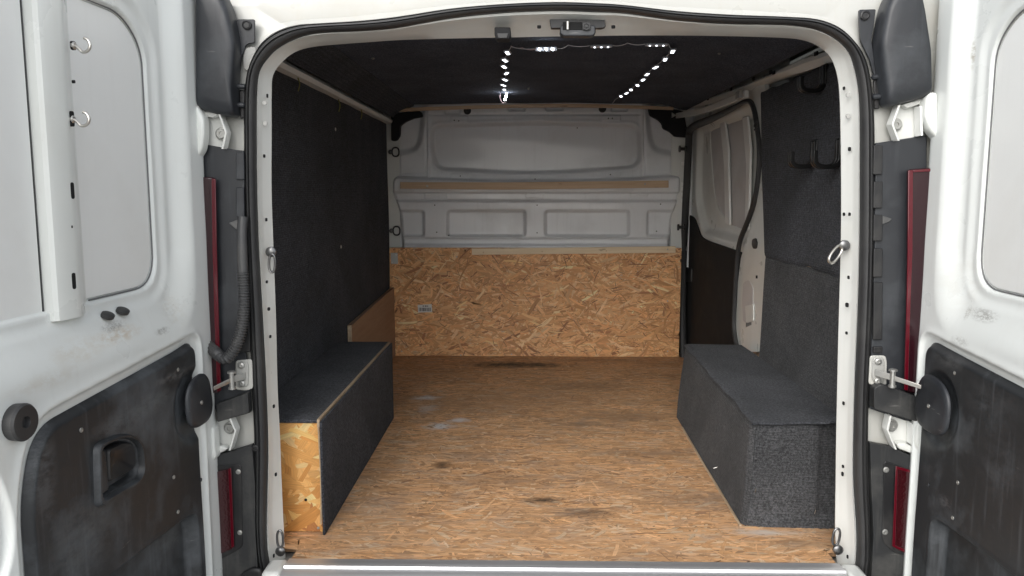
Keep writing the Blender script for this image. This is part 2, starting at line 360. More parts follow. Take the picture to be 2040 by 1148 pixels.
# ================================================================== VAN
AY = -.06
van = empty('van', (0, 0, -.56), 'white panel van seen from behind with both rear doors swung wide open', 'van')
ST = [((545,1185),(560,1175),(580,1165)),((520,1130),(538,1120),(569,1110)),((511,1060),(532,1060),(565,1050)),((509,960),(534,960),(561,960)),((509,874),(535,874),(558,874)),
((504,760),(531,760),(553,770)),((499,640),(525,640),(550,640)),((494,500),(517,500),(545,500)),((490,380),(513,380),(541,380)),((489,270),(512,260),(541,270)),((489,195),(513,180),(541,185)),
((497,139),(518,143),(544,150)),((518,94),(536,115),(562,124)),((550,66),(560,94),(588,104)),((591,52),(597,76),(622,94)),((640,48),(640,67),(670,89)),((720,43),(720,63),(738,84)),
((793,35),(790,57),(800,80)),((898,19),(898,38),(898,77)),((1002,10),(1002,27),(1002,75)),((1104,6),(1104,23),(1104,73)),((1180,8),(1180,25),(1180,72)),((1244,12),(1244,28),(1244,71)),
((1348,24),(1348,42),(1348,71)),((1453,31),(1453,49),(1440,72)),((1560,35),(1560,51),(1545,75)),((1625,40),(1620,59),(1598,80)),((1670,57),(1662,78),(1632,94)),((1702,87),(1690,106),(1655,115)),
((1722,120),(1703,145),(1668,150)),((1732,165),(1710,190),(1673,195)),((1738,230),(1712,250),(1675,270)),((1739,350),(1712,350),(1676,380)),((1738,500),(1711,500),(1675,500)),((1734,640),(1707,640),(1671,640)),
((1728,760),(1702,760),(1668,770)),((1726,874),(1699,874),(1666,874)),((1728,960),(1699,960),(1665,960)),((1731,1060),(1705,1060),(1664,1050)),((1727,1130),(1702,1130),(1666,1110)),((1700,1185),(1685,1175),(1660,1165))]
# close the loop under the sill
for x in (1500, 1110, 720): ST.append(((x,1200),(x,1190),(x,1180)))
nS = len(ST)
Opx = cr([q[0] for q in ST], 4, True); Ipx = cr([q[1] for q in ST], 4, True); Epx = cr([q[2] for q in ST], 4, True)
def hdr(i):     # 1 along the roof header, 0 on the pillars
    k = i/4; return float(smoothstep(12, 16, np.array(k))*(1-smoothstep(25, 29, np.array(k))))
OP = [onY(AY, *q) for q in Opx]; IP = [onY(AY, *q) for q in Ipx]
EP = [onY(AY+.05+.05*hdr(i), *q) for i, q in enumerate(Epx)]
YV = np.array([0, 1., 0])
# --- weather seal: ribbed rubber profile swept round the opening
m = MB(); prof = [(-.02, .004), (.0, -.010), (.10, -.014), (.16, -.010), (.20, -.015), (.34, -.024), (.46, -.025), (.52, -.018), (.58, -.018), (.64, -.025), (.82, -.022), (.92, -.012), (.95, -.006), (1.0, .004)]
m.loft([[OP[i]*(1-t)+IP[i]*t+YV*d for i in range(len(OP))] for t, d in prof], True)
seal = m.build('weather_seal', 'seal_rubber', van, angle=50)
# --- aperture flange and inner return
m = MB(); cc = (OP[60]+OP[120])/2
def outw(i, d):
    v = EP[i]-np.array([0., EP[i][1], .6]); v[1] = 0; v /= np.linalg.norm(v); return v*d
R0 = [OP[i]*.5+IP[i]*.5+YV*.006 for i in range(len(OP))]
R1 = [IP[i]+YV*.0 for i in range(len(OP))]
R2 = [IP[i]*.86+EP[i]*.14-YV*.012*(1) for i in range(len(OP))]
R3 = [IP[i]*(.72+.0*hdr(i))+EP[i]*.28+YV*0.0 for i in range(len(OP))]
R3b = [IP[i]*(.60-.1*hdr(i))+EP[i]*(.40+.1*hdr(i))+YV*(.002) for i in range(len(OP))]
R4 = [EP[i]*1. for i in range(len(OP))]
R5 = [EP[i]+YV*.012+outw(i, .004) for i in range(len(OP))]
R6 = [EP[i]+YV*.03+outw(i, .05) for i in range(len(OP))]
m.loft([R0, R1, R2, R3, R3b, R4, R5, R6], True)
ap = m.build('door_aperture', 'pillar_paint', van, angle=28)
# punched holes along the pillars (small dark plugs just proud of the pressed steel)
def pilY(x, y):   # depth of pillar face at a pixel, by distance between ring 3b and ring 4
    best = min(range(len(Ipx)), key=lambda i: np.hypot(*(np.array(Epx[i])-(x, y)))); e = np.array(Epx[best]); q = np.array(Ipx[best]); t = np.clip(np.linalg.norm(np.array((x, y))-e)/np.linalg.norm(q-e), 0, 1)
    p0 = R4[best]; return p0[1]*(1-t/.6)+(AY+.002)*(t/.6)-.0022
def hole(x, y, w=4, h=8, mat='hole_black', name='punched_hole', r=None):
    yy = pilY(x, y); m = MB(); pts = rpoly([(x-w/2, y-h/2), (x+w/2, y-h/2), (x+w/2, y+h/2), (x-w/2, y+h/2)], w*.45, 3)
    m.prism([onY(yy, *q) for q in pts], (0, .004, 0)); return m.build(name, mat, van)
for q in [(532,191,3,8),(526,311,4,7),(530,438,4,7),(531,562,4,6),(535,616,5,7),(538,671,4,6),(545,810,4,7),(549,946,4,7),(545,1108,3,7),
          (1682,176,4,7),(1693,297,5,8),(1682,427,4,7),(1693,427,4,7),(1691,553,4,7),(1688,608,6,9),(1687,664,4,6),(1681,804,4,7),(1680,930,4,6),(1679,945,4,8),(1689,1110,3,7)]: hole(*q)
for q in [(527,205,8,8),(528,246,7,9),(1690,189,8,9),(1690,231,8,9)]: hole(*q, mat='grey_steel', name='pressed_dimple')
# --- body skin round the opening and back along the van
BO = []
for i, q in enumerate(ST):
    x, y = q[0]
    if i <= 10: b = (392, min(y, 1300))
    elif i == 11: b = (396, 70)
    elif i == 12: b = (398, 13)
    elif i == 13: b = (470, 12)
    elif i == 14: b = (512, 11)
    elif i == 15: b = (523, 3)
    elif i == 16: b = (600, -2)
    elif i == 17: b = (700, -14)
    elif i <= 24: b = (x, -26)
    elif i == 25: b = (1560, -14)
    elif i == 26: b = (1640, -6)
    elif i == 27: b = (1730, -5)
    elif i == 28: b = (1905, -4)
    elif i == 29: b = (1905, 90)
    elif i <= 40: b = (1890, y)
    else: b = (x, 1330)
    BO.append(b)
BOc = []
for i in range(nS):
    a = np.array(BO[i], float); b = np.array(BO[(i+1) % nS], float)
    for k in range(4): BOc.append(a+(b-a)*k/4)
B0 = [onY(AY+.01, *q) for q in BOc]
M1 = [OP[i]*.5+IP[i]*.5+YV*.006 for i in range(len(OP))]
M2 = [OP[i]+YV*.004 for i in range(len(OP))]; M3 = [OP[i]*.75+B0[i]*.25+YV*.012 for i in range(len(OP))]
M4 = [B0[i]*.96+OP[i]*.04 for i in range(len(OP))]
def outB(i, d, y):
    v = B0[i].copy(); c = np.array([0, v[1], .55]); q = (v-c)*d+c; q[1] = y; return q
B1 = [outB(i, 1.004, AY+.03) for i in range(len(OP))]
def outR(i, y):
    v = outB(i, 1.0, y)
    if v[2] > .9: v[2] = max(v[2], 1.47-.9*max(0, abs(v[0])-.86))
    if y > .1: v[0] = math.copysign(min(max(abs(v[0]), .0), .93), v[0])
    return v
B1b = [outR(i, AY+.06) for i in range(len(OP))]; B2 = [outR(i, 2.75) for i in range(len(OP))]
m = MB(); m.loft([M1, M2, M3, M4, B0, B1, B1b, B2], True, False, True)
m.build('body_shell', 'body_paint', van, angle=35)
MB().box(-.9, .88, 2.7, 4.6, -.3, 1.2).build('cab', 'white_paint', van, bevel=.15, segs=5)
MB().box(-.87, .84, -.05, 2.7, -.2, -.03).build('floor_pan', 'grey_steel', van)

# --- sill plate
# (pillar feet close the lower corners)
zs = onY(-.085, 1100, 1121)[2]
y1 = onZ(0, 1100, 1134)[1]; y2 = onZ(0, 1100, 1150)[1]
xl = onZ(0, 572, 1124)[0]; xr = onZ(0, 1665, 1120)[0]
YF = onZ(0.0, 1100, 1121)[1]
prof = [(YF, -.012), (YF, .004), (YF-.002, .006), (y1+.004, .006), (y1+.003, .002), (y1+.001, .002), (y1, .010), (y1-.004, .012), (y1-.014, .010), (y1-.017, .004), (y1-.019, .004), (y2+.012, .003), (y2, .001), (y2-.012, -.006), (y2-.014, -.03), (YF, -.03)]
m = MB(); m.loft([[(x, a, b) for a, b in prof] for x in (xl, xr)], True, True, True)
sill = m.build('sill_plate', 'aluminium', van, angle=25)
for sg, xe in ((-1, xl), (1, xr)):
    m = MB(); m.box(min(xe+sg*.001, xe+sg*.05), max(xe+sg*.001, xe+sg*.05), y2-.001, YF+.004, -.05, .004); m.build('sill_corner', 'pillar_paint', van, bevel=.012, segs=3)
m = MB(); m.box(-.72, .72, y2-.16, y2-.015, -.09, -.035); m.build('bumper_step', 'bumper_plastic', van, bevel=.012)

# --- corner hardware either side
def quadpanel(px, y0, depth, mat, name, parent=None, bevel=.003, r=0, segs=2, **k):
    pts = rpoly(px, r, 4) if r else px
    m = MB(); m.prism([onY(y0, *q) for q in pts], (0, depth, 0)); return m.build(name, mat, parent or van, bevel=bevel, segs=segs, **k)
def pillow(px, ybase, rise, mat, name, parent=None, steps=((1, 0), (1, .55), (.97, .8), (.9, .95), (.75, 1.0), (.4, 1.03)), r=8, skew=(0, 0)):
    pts = rpoly(px, r, 5); P = np.array([onY(ybase, *q) for q in pts]); c = P.mean(0); m = MB(); rings = []
    for s_, h in steps:
        q = c+(P-c)*s_; q[:, 1] = ybase-rise*h; q[:, 0] += skew[0]*h; rings.append([*q])
    m.loft(rings, True, False, True); return m.build(name, mat, parent or van, angle=60)
# left side -----------------------------------------------------------
yb = AY-.004
hcL = pillow([(404,-30),(452,-12),(468,22),(478,62),(484,98),(480,135),(477,180),(480,236),(455,234),(404,219)], yb, .055, 'dark_plastic', 'hinge_cover', r=14)
quadpanel([(474,40),(509,40),(509,86),(497,88),(491,92),(486,108),(476,120),(470,60)], yb, -.008+.0, 'dark_plastic', 'cover_tab', hcL, r=3)
m = MB(); q = onY(yb-.010, 492, 50); m.lathe(q, (0, -1, 0), [(.011, 0), (.011, .003), (.008, .0045), (.006, .003)], 18); m.build('push_clip', 'black_plastic', hcL)
quadpanel([(488,95),(508,92),(512,108),(496,143),(486,139),(483,118)], yb-.001, .004, 'grey_steel', 'cable_grommet', r=7)
for (x, y) in ((478,172),(477,209)):
    m = MB(); a = onY(yb-.012, x-9, y); b = onY(yb-.012, x+12, y+1); m.tube([a, (a*.9+b*.1), b*.9+a*.1, b], [.004, .0065, .0065, .003], 10); m.build('cover_rib', 'dark_plastic', hcL)
quadpanel([(477,180),(489,180),(489,236),(480,238)], yb, -.006, 'black_plastic', 'cover_edge', hcL)
def hinge(px, bolt, blade, name='door_hinge', y=yb, side=-1):
    h = quadpanel(px, y-.002, .006, 'pillar_paint', name, r=4)
    q = onY(y-.003, *bolt); m = MB(); m.lathe(q, (0, -1, 0), [(.016, 0), (.016, .003), (.0115, .004), (.0115, .010), (.0105, .011), (.005, .011), (.0045, .008)], 6 if False else 18); m.build('hinge_bolt', 'zinc', h)
    m = MB(); a = [onY(y-.004, *q) for q in blade]; m.loft([[np.array(v)+d for v in a] for d in (np.array([0, .0, 0]), np.array([0, -.03, 0]), np.array([side*-.005, -.03, 0]), np.array([side*-.005, 0, 0]), np.array([0, 0, 0]))], False); m.build('hinge_web', 'pillar_paint', h, bevel=.0012)
    return h
hinge([(406,222),(444,230),(458,268),(452,300),(404,290)], (443,267), [(444,230),(457,266),(450,298)])
hinge([(430,838),(463,828),(475,852),(466,890),(432,898)], (459,852), [(464,826),(475,852),(464,890)])
for pts in ([(404,222),(440,226),(444,232),(430,236),(404,232)], [(430,885),(448,884),(460,889),(452,895),(430,905)]):
    pillow(pts, yb-.004, .018, 'pillar_paint', 'hinge_knuckle', r=3)
pillow([(400,208),(416,236),(417,270),(413,300),(400,320)], yb-.02, .03, 'white_paint', 'hinge_arm', r=8)
pillow([(424,840),(436,846),(437,880),(440,905),(424,920)], yb-.02, .03, 'white_paint', 'hinge_arm', r=6)
# light surround, tail light
LS = quadpanel([(400,286),(470,299),(490,301),(492,700),(500,768),(502,820),(440,835),(428,800),(414,700),(404,500)], yb, -.012, 'dark_plastic', 'light_surround', r=3)
for (y0, y1_) in ((303,358),(374,432),(436,440)): 
    quadpanel([(472,y0),(488,y0),(489,y1_),(472,y1_)], yb-.013, -.008, 'dark_plastic', 'trim_lug', LS, r=2)
quadpanel([(473,640),(498,640),(500,700),(474,702)], yb-.013, -.006, 'black_plastic', 'trim_lug', LS, r=2)
quadpanel([(438,800),(500,778),(503,818),(440,836)], yb-.013, -.025, 'bumper_plastic', 'surround_step', LS, r=4, bevel=.004)
tl = quadpanel([(398,352),(430,354),(432,500),(436,640),(440,780),(398,782)], yb-.0125, -.018, 'dark_red_lens', 'tail_light', bevel=.004)
quadpanel([(422,356),(430.5,357),(433,500),(437,640),(441,778),(433,780),(428,640),(424,500)], yb-.031, -.004, 'red_lens', 'red_lens', tl, bevel=.0015)
# lower bumper corner with reflector
LB = quadpanel([(430,904),(470,894),(507,882),(513,960),(514,1060),(520,1148),(530,1300),(400,1300),(420,1000)], yb, -.02, 'bumper_plastic', 'bumper_corner', bevel=.006, r=3)
ri = quadpanel([(430,928),(478,924),(482,930),(484,1085),(480,1092),(440,1114),(426,1114)], yb-.0205, -.003, 'black_plastic', 'reflector_bezel', LB, r=5)
rf = quadpanel([(434,938),(460,932),(466,1088),(464,1091),(430,1106),(424,1106)], yb-.021, -.008, 'reflector_red', 'red_reflector', LB, r=2)
quadpanel([(455,934),(461,932),(467,1089),(461,1091)], yb-.0292, -.002, 'red_lens', 'reflector_edge', LB)
for (x, y) in ((475,940),(478,1061)): screw(onY(yb-.024, x, y), (0, -1, 0), .0065, 'zinc', LB)
screw(onY(yb-.021, 509, 893), (0, -1, 0), .009, 'black_plastic', LB, name='bumper_clip')
pillow([(482,1140),(505,1128),(524,1130),(530,1200),(470,1200)], yb-.02, .012, 'black_plastic', 'bumper_pad', r=8)
# check strap
def strap(pl, ears, bolts, arm, s):
    k = quadpanel(pl, yb-.012, -.004, 'body_paint', 'strap_mount', r=6)
    b = quadpanel(ears, yb-.0165, -.004, 'grey_steel', 'strap_bracket', k, r=7)
    for q in bolts: screw(onY(yb-.0205, *q), (0, -1, 0), .0085, 'zinc', k, name='bracket_bolt', h=.006)
    a, c = onY(yb-.020, *arm[0]), onY(yb-.06, *arm[1]); d = onY(yb-.10, *arm[2])
    m = MB(); w_ = np.array([0, 0, .008]); t_ = np.array([0, -.002, 0])
    m.loft([[a-w_, a+w_, a+w_+t_*3, a-w_+t_*3], [c-w_, c+w_, c+w_+t_*3, c-w_+t_*3]], True, True, True); m.build('strap_yoke', 'grey_steel', k, bevel=.0015)
    m = MB(); e = np.array([0, -.02, 0]); m.tube([c+np.array([0, -.004, .016]), c+np.array([0, -.004, -.018])], .006, 10); m.lathe(c+np.array([0, -.004, .016]), (0, 0, 1), [(.010, 0), (.010, .004), (.006, .006)], 12); m.lathe(c+np.array([0, -.004, -.018]), (0, 0, -1), [(.009, 0), (.009, .005), (.005, .007)], 12); m.build('pivot_pin', 'zinc', k)
    m = MB(); m.loft([[c+(0, -.004, -.006), c+(0, -.004, .006), c+(0, -.008, .006), c+(0, -.008, -.006)], [d+(0, -.004, -.005), d+(0, -.004, .005), d+(0, -.008, .005), d+(0, -.008, -.005)]], True, True, True); m.build('check_strap', 'steel', van, bevel=.001)
strap([(470,718),(503,715),(505,774),(490,778),(470,776)], [(472,724),(478,720),(495,720),(496,740),(495,770),(478,772),(470,768)], [(481,728),(482,764)], [(490,748),(463,756),(428,773)], -1)
# conduit: smooth sleeve then corrugated hose
def PY(d, *q): return onY(yb-d, *q)
path = cr([PY(.03,484,432), PY(.035,482,470), PY(.04,484,540), PY(.045,486,600), PY(.05,482,650), PY(.058,470,690), PY(.062,452,714), PY(.055,436,708), PY(.035,422,694), PY(.012,404,672), PY(.004,396,655)], 14)
m = MB(); m.tube(path[:30], .0120, 14); cdt = m.build('wiring_conduit', 'conduit_plastic', van)
seg = [Vector(q) for q in path[28:]]; dense = []; L_ = 0; pts = []; rr = []
tot = 0; acc = [0]
for a, b in zip(seg, seg[1:]): tot += (b-a).length; acc.append(tot)
nn = int(tot/.0016)
for i in range(nn):
    d = tot*i/(nn-1); j = min(max(np.searchsorted(acc, d)-1, 0), len(seg)-2); t = (d-acc[j])/(acc[j+1]-acc[j]); pts.append(seg[j].lerp(seg[j+1], t)); rr.append(.0145 if (i % 4) < 2 else .0112)
m = MB(); m.tube(pts, rr, 14); m.build('corrugated_hose', 'conduit_plastic', cdt, angle=60)
quadpanel([(458,444),(480,436),(488,440),(474,458)], yb-.013, -.01, 'ring_steel', 'wiring_entry', cdt, r=3)
# right side -----------------------------------------------------------
hcR = pillow([(1741,60),(1748,22),(1760,-5),(1776,-25),(1815,-25),(1826,30),(1838,110),(1840,195),(1790,208),(1752,218),(1742,150),(1735,95)], yb, .055, 'dark_plastic', 'hinge_cover', r=14)
quadpanel([(1709,21),(1742,20),(1737,60),(1733,80),(1742,150),(1738,150),(1730,120),(1712,82),(1710,60)], yb, -.008, 'dark_plastic', 'cover_tab', hcR, r=3)
m = MB(); q = onY(yb-.010, 1723, 31); m.lathe(q, (0, -1, 0), [(.011, 0), (.011, .003), (.008, .0045), (.006, .003)], 18); m.build('push_clip', 'black_plastic', hcR)
quadpanel([(1738,150),(1748,156),(1751,218),(1740,218)], yb, -.006, 'black_plastic', 'cover_edge', hcR)
for (x, y) in ((1747,153),(1748,192)):
    m = MB(); a = onY(yb-.012, x+10, y); b = onY(yb-.012, x-11, y+1); m.tube([a, (a*.9+b*.1), b*.9+a*.1, b], [.004, .0065, .0065, .003], 10); m.build('cover_rib', 'dark_plastic', hcR)
hinge([(1786,210),(1836,206),(1840,290),(1782,280),(1771,252)], (1783,249), [(1783,212),(1769,250),(1781,282)], side=1)
hinge([(1768,824),(1815,836),(1818,890),(1780,890),(1760,858)], (1775,847), [(1766,822),(1760,850),(1776,888)], side=1)
for pts in ([(1790,210),(1836,196),(1836,206),(1800,218)], [(1780,880),(1796,878),(1816,888),(1816,902),(1784,890)]):
    pillow(pts, yb-.004, .018, 'pillar_paint', 'hinge_knuckle', r=3)
pillow([(1840,186),(1832,200),(1829,235),(1838,260),(1856,280),(1856,186)], yb-.02, .03, 'white_paint', 'hinge_arm', r=6)
pillow([(1824,822),(1814,845),(1812,880),(1822,905),(1835,915),(1835,822)], yb-.02, .03, 'white_paint', 'hinge_arm', r=6)
for x0 in ((1820,214,1822,272), (1807,838,1806,880)):
    m = MB(); a, b = onY(yb-.006, x0[0], x0[1]), onY(yb-.006, x0[2], x0[3]); m.loft([[a, a+(0, -.03, 0), a+(.005, -.03, 0), a+(.005, 0, 0)], [b, b+(0, -.03, 0), b+(.005, -.03, 0), b+(.005, 0, 0)]], True, True, True); m.build('hinge_web', 'white_panel', van)
RS = quadpanel([(1740,286),(1780,280),(1842,270),(1842,500),(1836,640),(1826,775),(1826,838),(1800,836),(1729,812),(1732,700),(1738,500)], yb, -.012, 'dark_plastic', 'light_surround', r=3)
for (y0, y1_) in ((290,348),(362,415),(428,480),(495,552),(562,676),(690,702)):
    quadpanel([(1738,y0),(1756,y0),(1755,y1_),(1737,y1_)], yb-.013, -.008, 'black_plastic', 'trim_lug', RS, r=2)
quadpanel([(1751,428),(1776,436),(1770,442),(1752,448)], yb-.013, -.004, 'ring_steel', 'wiring_entry', RS, r=2)
quadpanel([(1731,768),(1746,760),(1790,775),(1826,790),(1824,836),(1790,826),(1731,808)], yb-.013, -.03, 'bumper_plastic', 'surround_step', RS, r=4, bevel=.004)
tr = quadpanel([(1806,338),(1860,334),(1856,640),(1846,784),(1799,778),(1803,640)], yb-.0125, -.018, 'dark_red_lens', 'tail_light', bevel=.004)
quadpanel([(1808,340),(1818,339),(1817,500),(1812,640),(1808,778),(1800,777),(1804,640),(1807,500)], yb-.031, -.004, 'red_lens', 'red_lens', tr, bevel=.0015)
quadpanel([(1818,339),(1856,336),(1856,342),(1818,344)], yb-.031, -.003, 'red_lens', 'red_lens', tr)
RB = quadpanel([(1727,878),(1770,886),(1800,900),(1818,904),(1824,1000),(1832,1060),(1834,1300),(1725,1300),(1729,1150),(1734,1060),(1729,960)], yb, -.02, 'bumper_plastic', 'bumper_corner', bevel=.006, r=3)
quadpanel([(1760,922),(1764,918),(1818,938),(1834,1100),(1815,1110),(1780,1100),(1760,1082),(1757,1070)], yb-.0205, -.003, 'black_plastic', 'reflector_bezel', RB, r=5)
quadpanel([(1784,928),(1820,938),(1832,1106),(1812,1106),(1778,1088)], yb-.021, -.008, 'reflector_red', 'red_reflector', RB, r=2)
quadpanel([(1784,928),(1820,938),(1820,944),(1788,935),(1783,1086),(1812,1098),(1830,1099),(1832,1106),(1812,1106),(1777,1088)], yb-.0292, -.002, 'red_lens', 'reflector_edge', RB)
quadpanel([(1826,1040),(1834,1040),(1834,1090),(1822,1088)], yb-.0292, -.004, 'clear_lens', 'bulb_window', RB, r=2)
for (x, y) in ((1765,936),(1763,1060)): screw(onY(yb-.024, x, y), (0, -1, 0), .0075, 'zinc', RB)
strap([(1732,708),(1763,708),(1766,720),(1765,768),(1758,771),(1729,765)], [(1737,716),(1742,711),(1758,711),(1761,720),(1760,762),(1748,766),(1736,756)], [(1749,720),(1748,759)], [(1742,742),(1777,752),(1832,770)], 1)

def dpt(x, y): return onX(-.88 if x < 1000 else .87, x, y)
DM = []
for (x, y, ry, rz_, amt, colr, ns) in ((250,668,.10,.020,.85,(.50,.40,.28),20),(320,660,.035,.010,.95,(.20,.19,.17),50),(180,700,.10,.03,.5,(.52,.45,.34),14),(250,650,.05,.012,.9,(.16,.15,.14),90),(20,905,.03,.05,.8,(.35,.31,.25),60),(10,1020,.03,.05,.9,(.15,.13,.11),70),(345,620,.05,.05,.4,(.50,.46,.38),30),(120,760,.12,.02,.4,(.50,.44,.34),18),
    (1940,628,.06,.018,.9,(.16,.15,.13),70),(1912,622,.012,.02,.8,(.2,.18,.15),120),(1918,108,.008,.04,.95,(.22,.18,.12),40),(1926,486,.008,.03,.95,(.22,.18,.12),40),(1915,680,.04,.012,.7,(.2,.19,.17),60),(1900,560,.1,.1,.25,(.5,.46,.4),12)):
    q = dpt(x, y); DM.append((q[0], q[1], q[2], .12, ry, rz_, amt*.65, colr, ns*1.4))
paint('door_paint', (.71, .735, .715), amt=.25, scr=.8, marks=DM)
TM = []
for (x, y, ry, rz_, amt, colr, ns) in ((240,850,.11,.04,.55,(.17,.18,.19),9),(110,930,.04,.12,.6,(.16,.17,.18),9),(300,800,.10,.03,.5,(.17,.18,.18),8),(180,1080,.12,.10,.5,(.13,.14,.14),7),(400,1040,.03,.02,.7,(.2,.2,.19),30),(330,750,.09,.015,.6,(.2,.2,.2),24),(350,1075,.08,.04,.5,(.12,.13,.13),10),
    (1900,720,.08,.02,.5,(.15,.15,.15),20),(1980,800,.12,.05,.35,(.11,.115,.12),8),(1860,900,.04,.12,.3,(.11,.11,.11),12),(1890,1000,.03,.02,.6,(.16,.15,.15),60),(2000,930,.1,.1,.3,(.1,.1,.105),8)):
    q = dpt(x, y); TM.append((q[0], q[1], q[2], .14, ry, rz_, amt*.6, colr, ns*1.6))
plastic('trim_scuffed', (.022, .024, .026), .40, dust=(.15, .165, .18), amt=.7, scr=.9, marks=TM)
# ================================================================== REAR DOORS
def rear_door(side):
    a = math.radians(5 if side < 0 else 1.5); H = np.array([-.85, -.06, 0]) if side < 0 else np.array([.862, -.06, 0])
    u = np.array([side*math.sin(a), -math.cos(a), 0]); n = np.array([-side*math.cos(a), -side*0-math.sin(a), 0]); n /= np.linalg.norm(n); n = n-u*(n@u); n /= np.linalg.norm(n)
    def P(s_, z, h=0): return H+u*s_+n*h+np.array([0, 0, z])
    S0, S1, Z0, Z1 = -.005, .755, -.42, 1.46
    zm = lambda v: v
    # pressed inner skin
    ds = .004 if side < 0 else -.004; dt_ = 0 if side < 0 else -.045
    outer = rpoly([(.085+ds, .60), (1.0, .61), (1.0, 1.50), (.085+ds, 1.50)], [.13, .1, .1, .12], 8)
    rim = rpoly([(.166+ds, .697), (1.0, .690), (1.0, 1.325), (.24+ds, 1.325), (.166+ds, 1.26)], [.085, .1, .1, .1, .1], 8)
    blank = rpoly([(.190+ds, .722), (1.0, .712), (1.0, 1.30), (.26+ds, 1.297), (.190+ds, 1.24)], [.075, .1, .1, .06, .07], 8)
    tr_out = rpoly([(.092+dt_, -.5), (.092+dt_, .604), (.665, .552), (.712, .42), (.718, -.5)], [.01, .05, .07, .08, .01], 8)
    def hf(U, V):
        s_ = S0+(S1-S0)*U; z = Z0+(Z1-Z0)*V; h = np.zeros_like(s_)
        do = sdpoly(s_, z, outer); dr = sdpoly(s_, z, rim); db = sdpoly(s_, z, blank)
        wid = .060+.040*np.clip((.80-z)/.12, 0, 1)
        h -= .030*smoothstep(0, 1, -do/wid)
        h -= .007*smoothstep(.014, -.010, dr)
        h -= .015*smoothstep(.003, -.003, db)
        # hinge side edge rolls away
        h -= .02*smoothstep(.045, -.005, s_)**2
        # shallow recess the trim card sits in, with raised lip line
        dt = sdpoly(s_, z, tr_out); h += .004*np.exp(-(dt/.014)**2)*smoothstep(.68, .64, z); h -= .010*smoothstep(.004, -.004, dt)+.045*smoothstep(-.03, -.05, dt)
        # free edge latch recess
        h -= .012*smoothstep(.0, -.015, np.hypot((s_-.765)/.5, (z-.40)/1.2)-.09)
        h += .0006*np.sin(s_*23+z*9)*np.sin(z*17-s_*5)
        edge = smoothstep(.006, 0, np.minimum(s_-S0, S1-s_)); h -= .06*edge
        return np.array([H+u*q+n*k+np.array([0, 0, w_]) for q, k, w_ in zip(s_, h, z)])
    g_ = grid(260, 400, hf)
    door = g_.build('rear_door', 'door_paint', van, angle=70, recenter=False)
    door['label'] = 'open left rear door with two steel hooks on its centre rib' if side < 0 else 'open right rear door with light grey inner window panel'
    # outer skin and edges
    m = MB(); 
    poly = [P(S0-.002, Z0, -.066), P(S1+.005, Z0, -.066), P(S1+.005, Z1, -.066), P(S0-.002, Z1, -.066)]
    m.prism(poly, n*-.03); m.build('outer_skin', 'white_paint', door, bevel=.008)
    # window blanks
    def flat(poly, h, t, mat, name, bev=.002, sm=3, lab=None):
        m = MB(); m.prism([P(q[0], q[1], h) for q in poly], n*t); return m.build(name, mat, door, bevel=bev, segs=sm, label=lab)
    b1 = rpoly([(.194+ds, .727), (.440, .724), (.440, 1.294), (.262+ds, 1.292), (.194+ds, 1.236)], [.072, .01, .01, .055, .065], 8)
    flat(b1, -.054, .0075, 'white_panel', 'window_blank')
    b2 = rpoly([(.553, .718), (.748, .710), (.748, 1.36), (.553, 1.36)], [.004, .01, .01, .01], 3)
    flat(b2, -.054, .0075, 'white_panel', 'window_blank')
    gp = [P(q[0], q[1], -.0445) for q in [(.425, .7215)]+[tuple(k_) for k_ in rpoly([(.1915+ds, .7245), (.436, .7215), (.436, 1.30), (.26+ds, 1.2955), (.1915+ds, 1.2385)], [.075, .01, .01, .058, .068], 8)][:9][::-1]+[tuple(k_) for k_ in rpoly([(.1915+ds, .7245), (.436, .7215), (.436, 1.30), (.26+ds, 1.2955), (.1915+ds, 1.2385)], [.075, .01, .01, .058, .068], 8)][27:][::-1]+[(.436, 1.30)]]
    m = MB(); m.tube(gp, .0017, 6); m.build('panel_gasket', 'gasket_grey', door)
    gp = [P(q[0], q[1], -.0475) for q in [(.5505, .712), (.5505, 1.4)]]
    m = MB(); m.tube(gp, .0017, 6); m.build('panel_gasket', 'seal_rubber', door)
    prof = [(.428, -.047), (.436, -.045), (.446, -.038), (.480, -.0205), (.488, -.0185), (.497, -.0180), (.532, -.020), (.542, -.023), (.547, -.030), (.548, -.05)]
    m = MB(); m.loft([[P(a_, zz_, b_) for a_, b_ in prof] for zz_ in (.700, 1.42)], True, True, True)
    cr_ = m.build('centre_rib', 'white_paint', door, angle=20)
    m = MB(); pr2 = rpoly([(.418, .688), (.558, .682), (.556, .706), (.420, .710)], .004, 3); m.prism([P(a_, b_, -.052) for a_, b_ in pr2], n*.014); m.build('rib_foot', 'white_paint', cr_, bevel=.002)
    if side < 0:
        for (x, y, w_, h_) in ((143,380,.010,.030),(146,560,.010,.030),(147,163,.005,.006),(142,452,.004,.005),(143,237,.010,.028),(146,91,.012,.016)):
            d = ray(x, y); o_ = P(0, 0, -.0195); t = ((o_-CAM)@n)/(d@n); q = CAM+d*t; s_ = (q-H)@u; z = q[2]
            pp = rpoly([(s_-w_/2, z-h_/2), (s_+w_/2, z-h_/2), (s_+w_/2, z+h_/2), (s_-w_/2, z+h_/2)], w_*.45, 4)
            m = MB(); m.prism([P(a_, b_, -.022) for a_, b_ in pp], n*.0042); m.build('slot_hole', 'hole_black', cr_)
    # trim card
    tp = rpoly([(.113+dt_, -.40), (.113+dt_, .588), (.20, .574), (.650, .533), (.692, .42), (.700, -.40)], [.01, .05, .02, .055, .08, .01], 8)
    pocket = rpoly([(.150, -.30), (.150, .188), (.60, .195), (.60, -.30)], [.03, .045, .05, .05], 6)
    hdp = rpoly([(.372, .352), (.376, .418), (.430, .450), (.510, .455), (.516, .350)], [.03, .03, .03, .02, .02], 8)
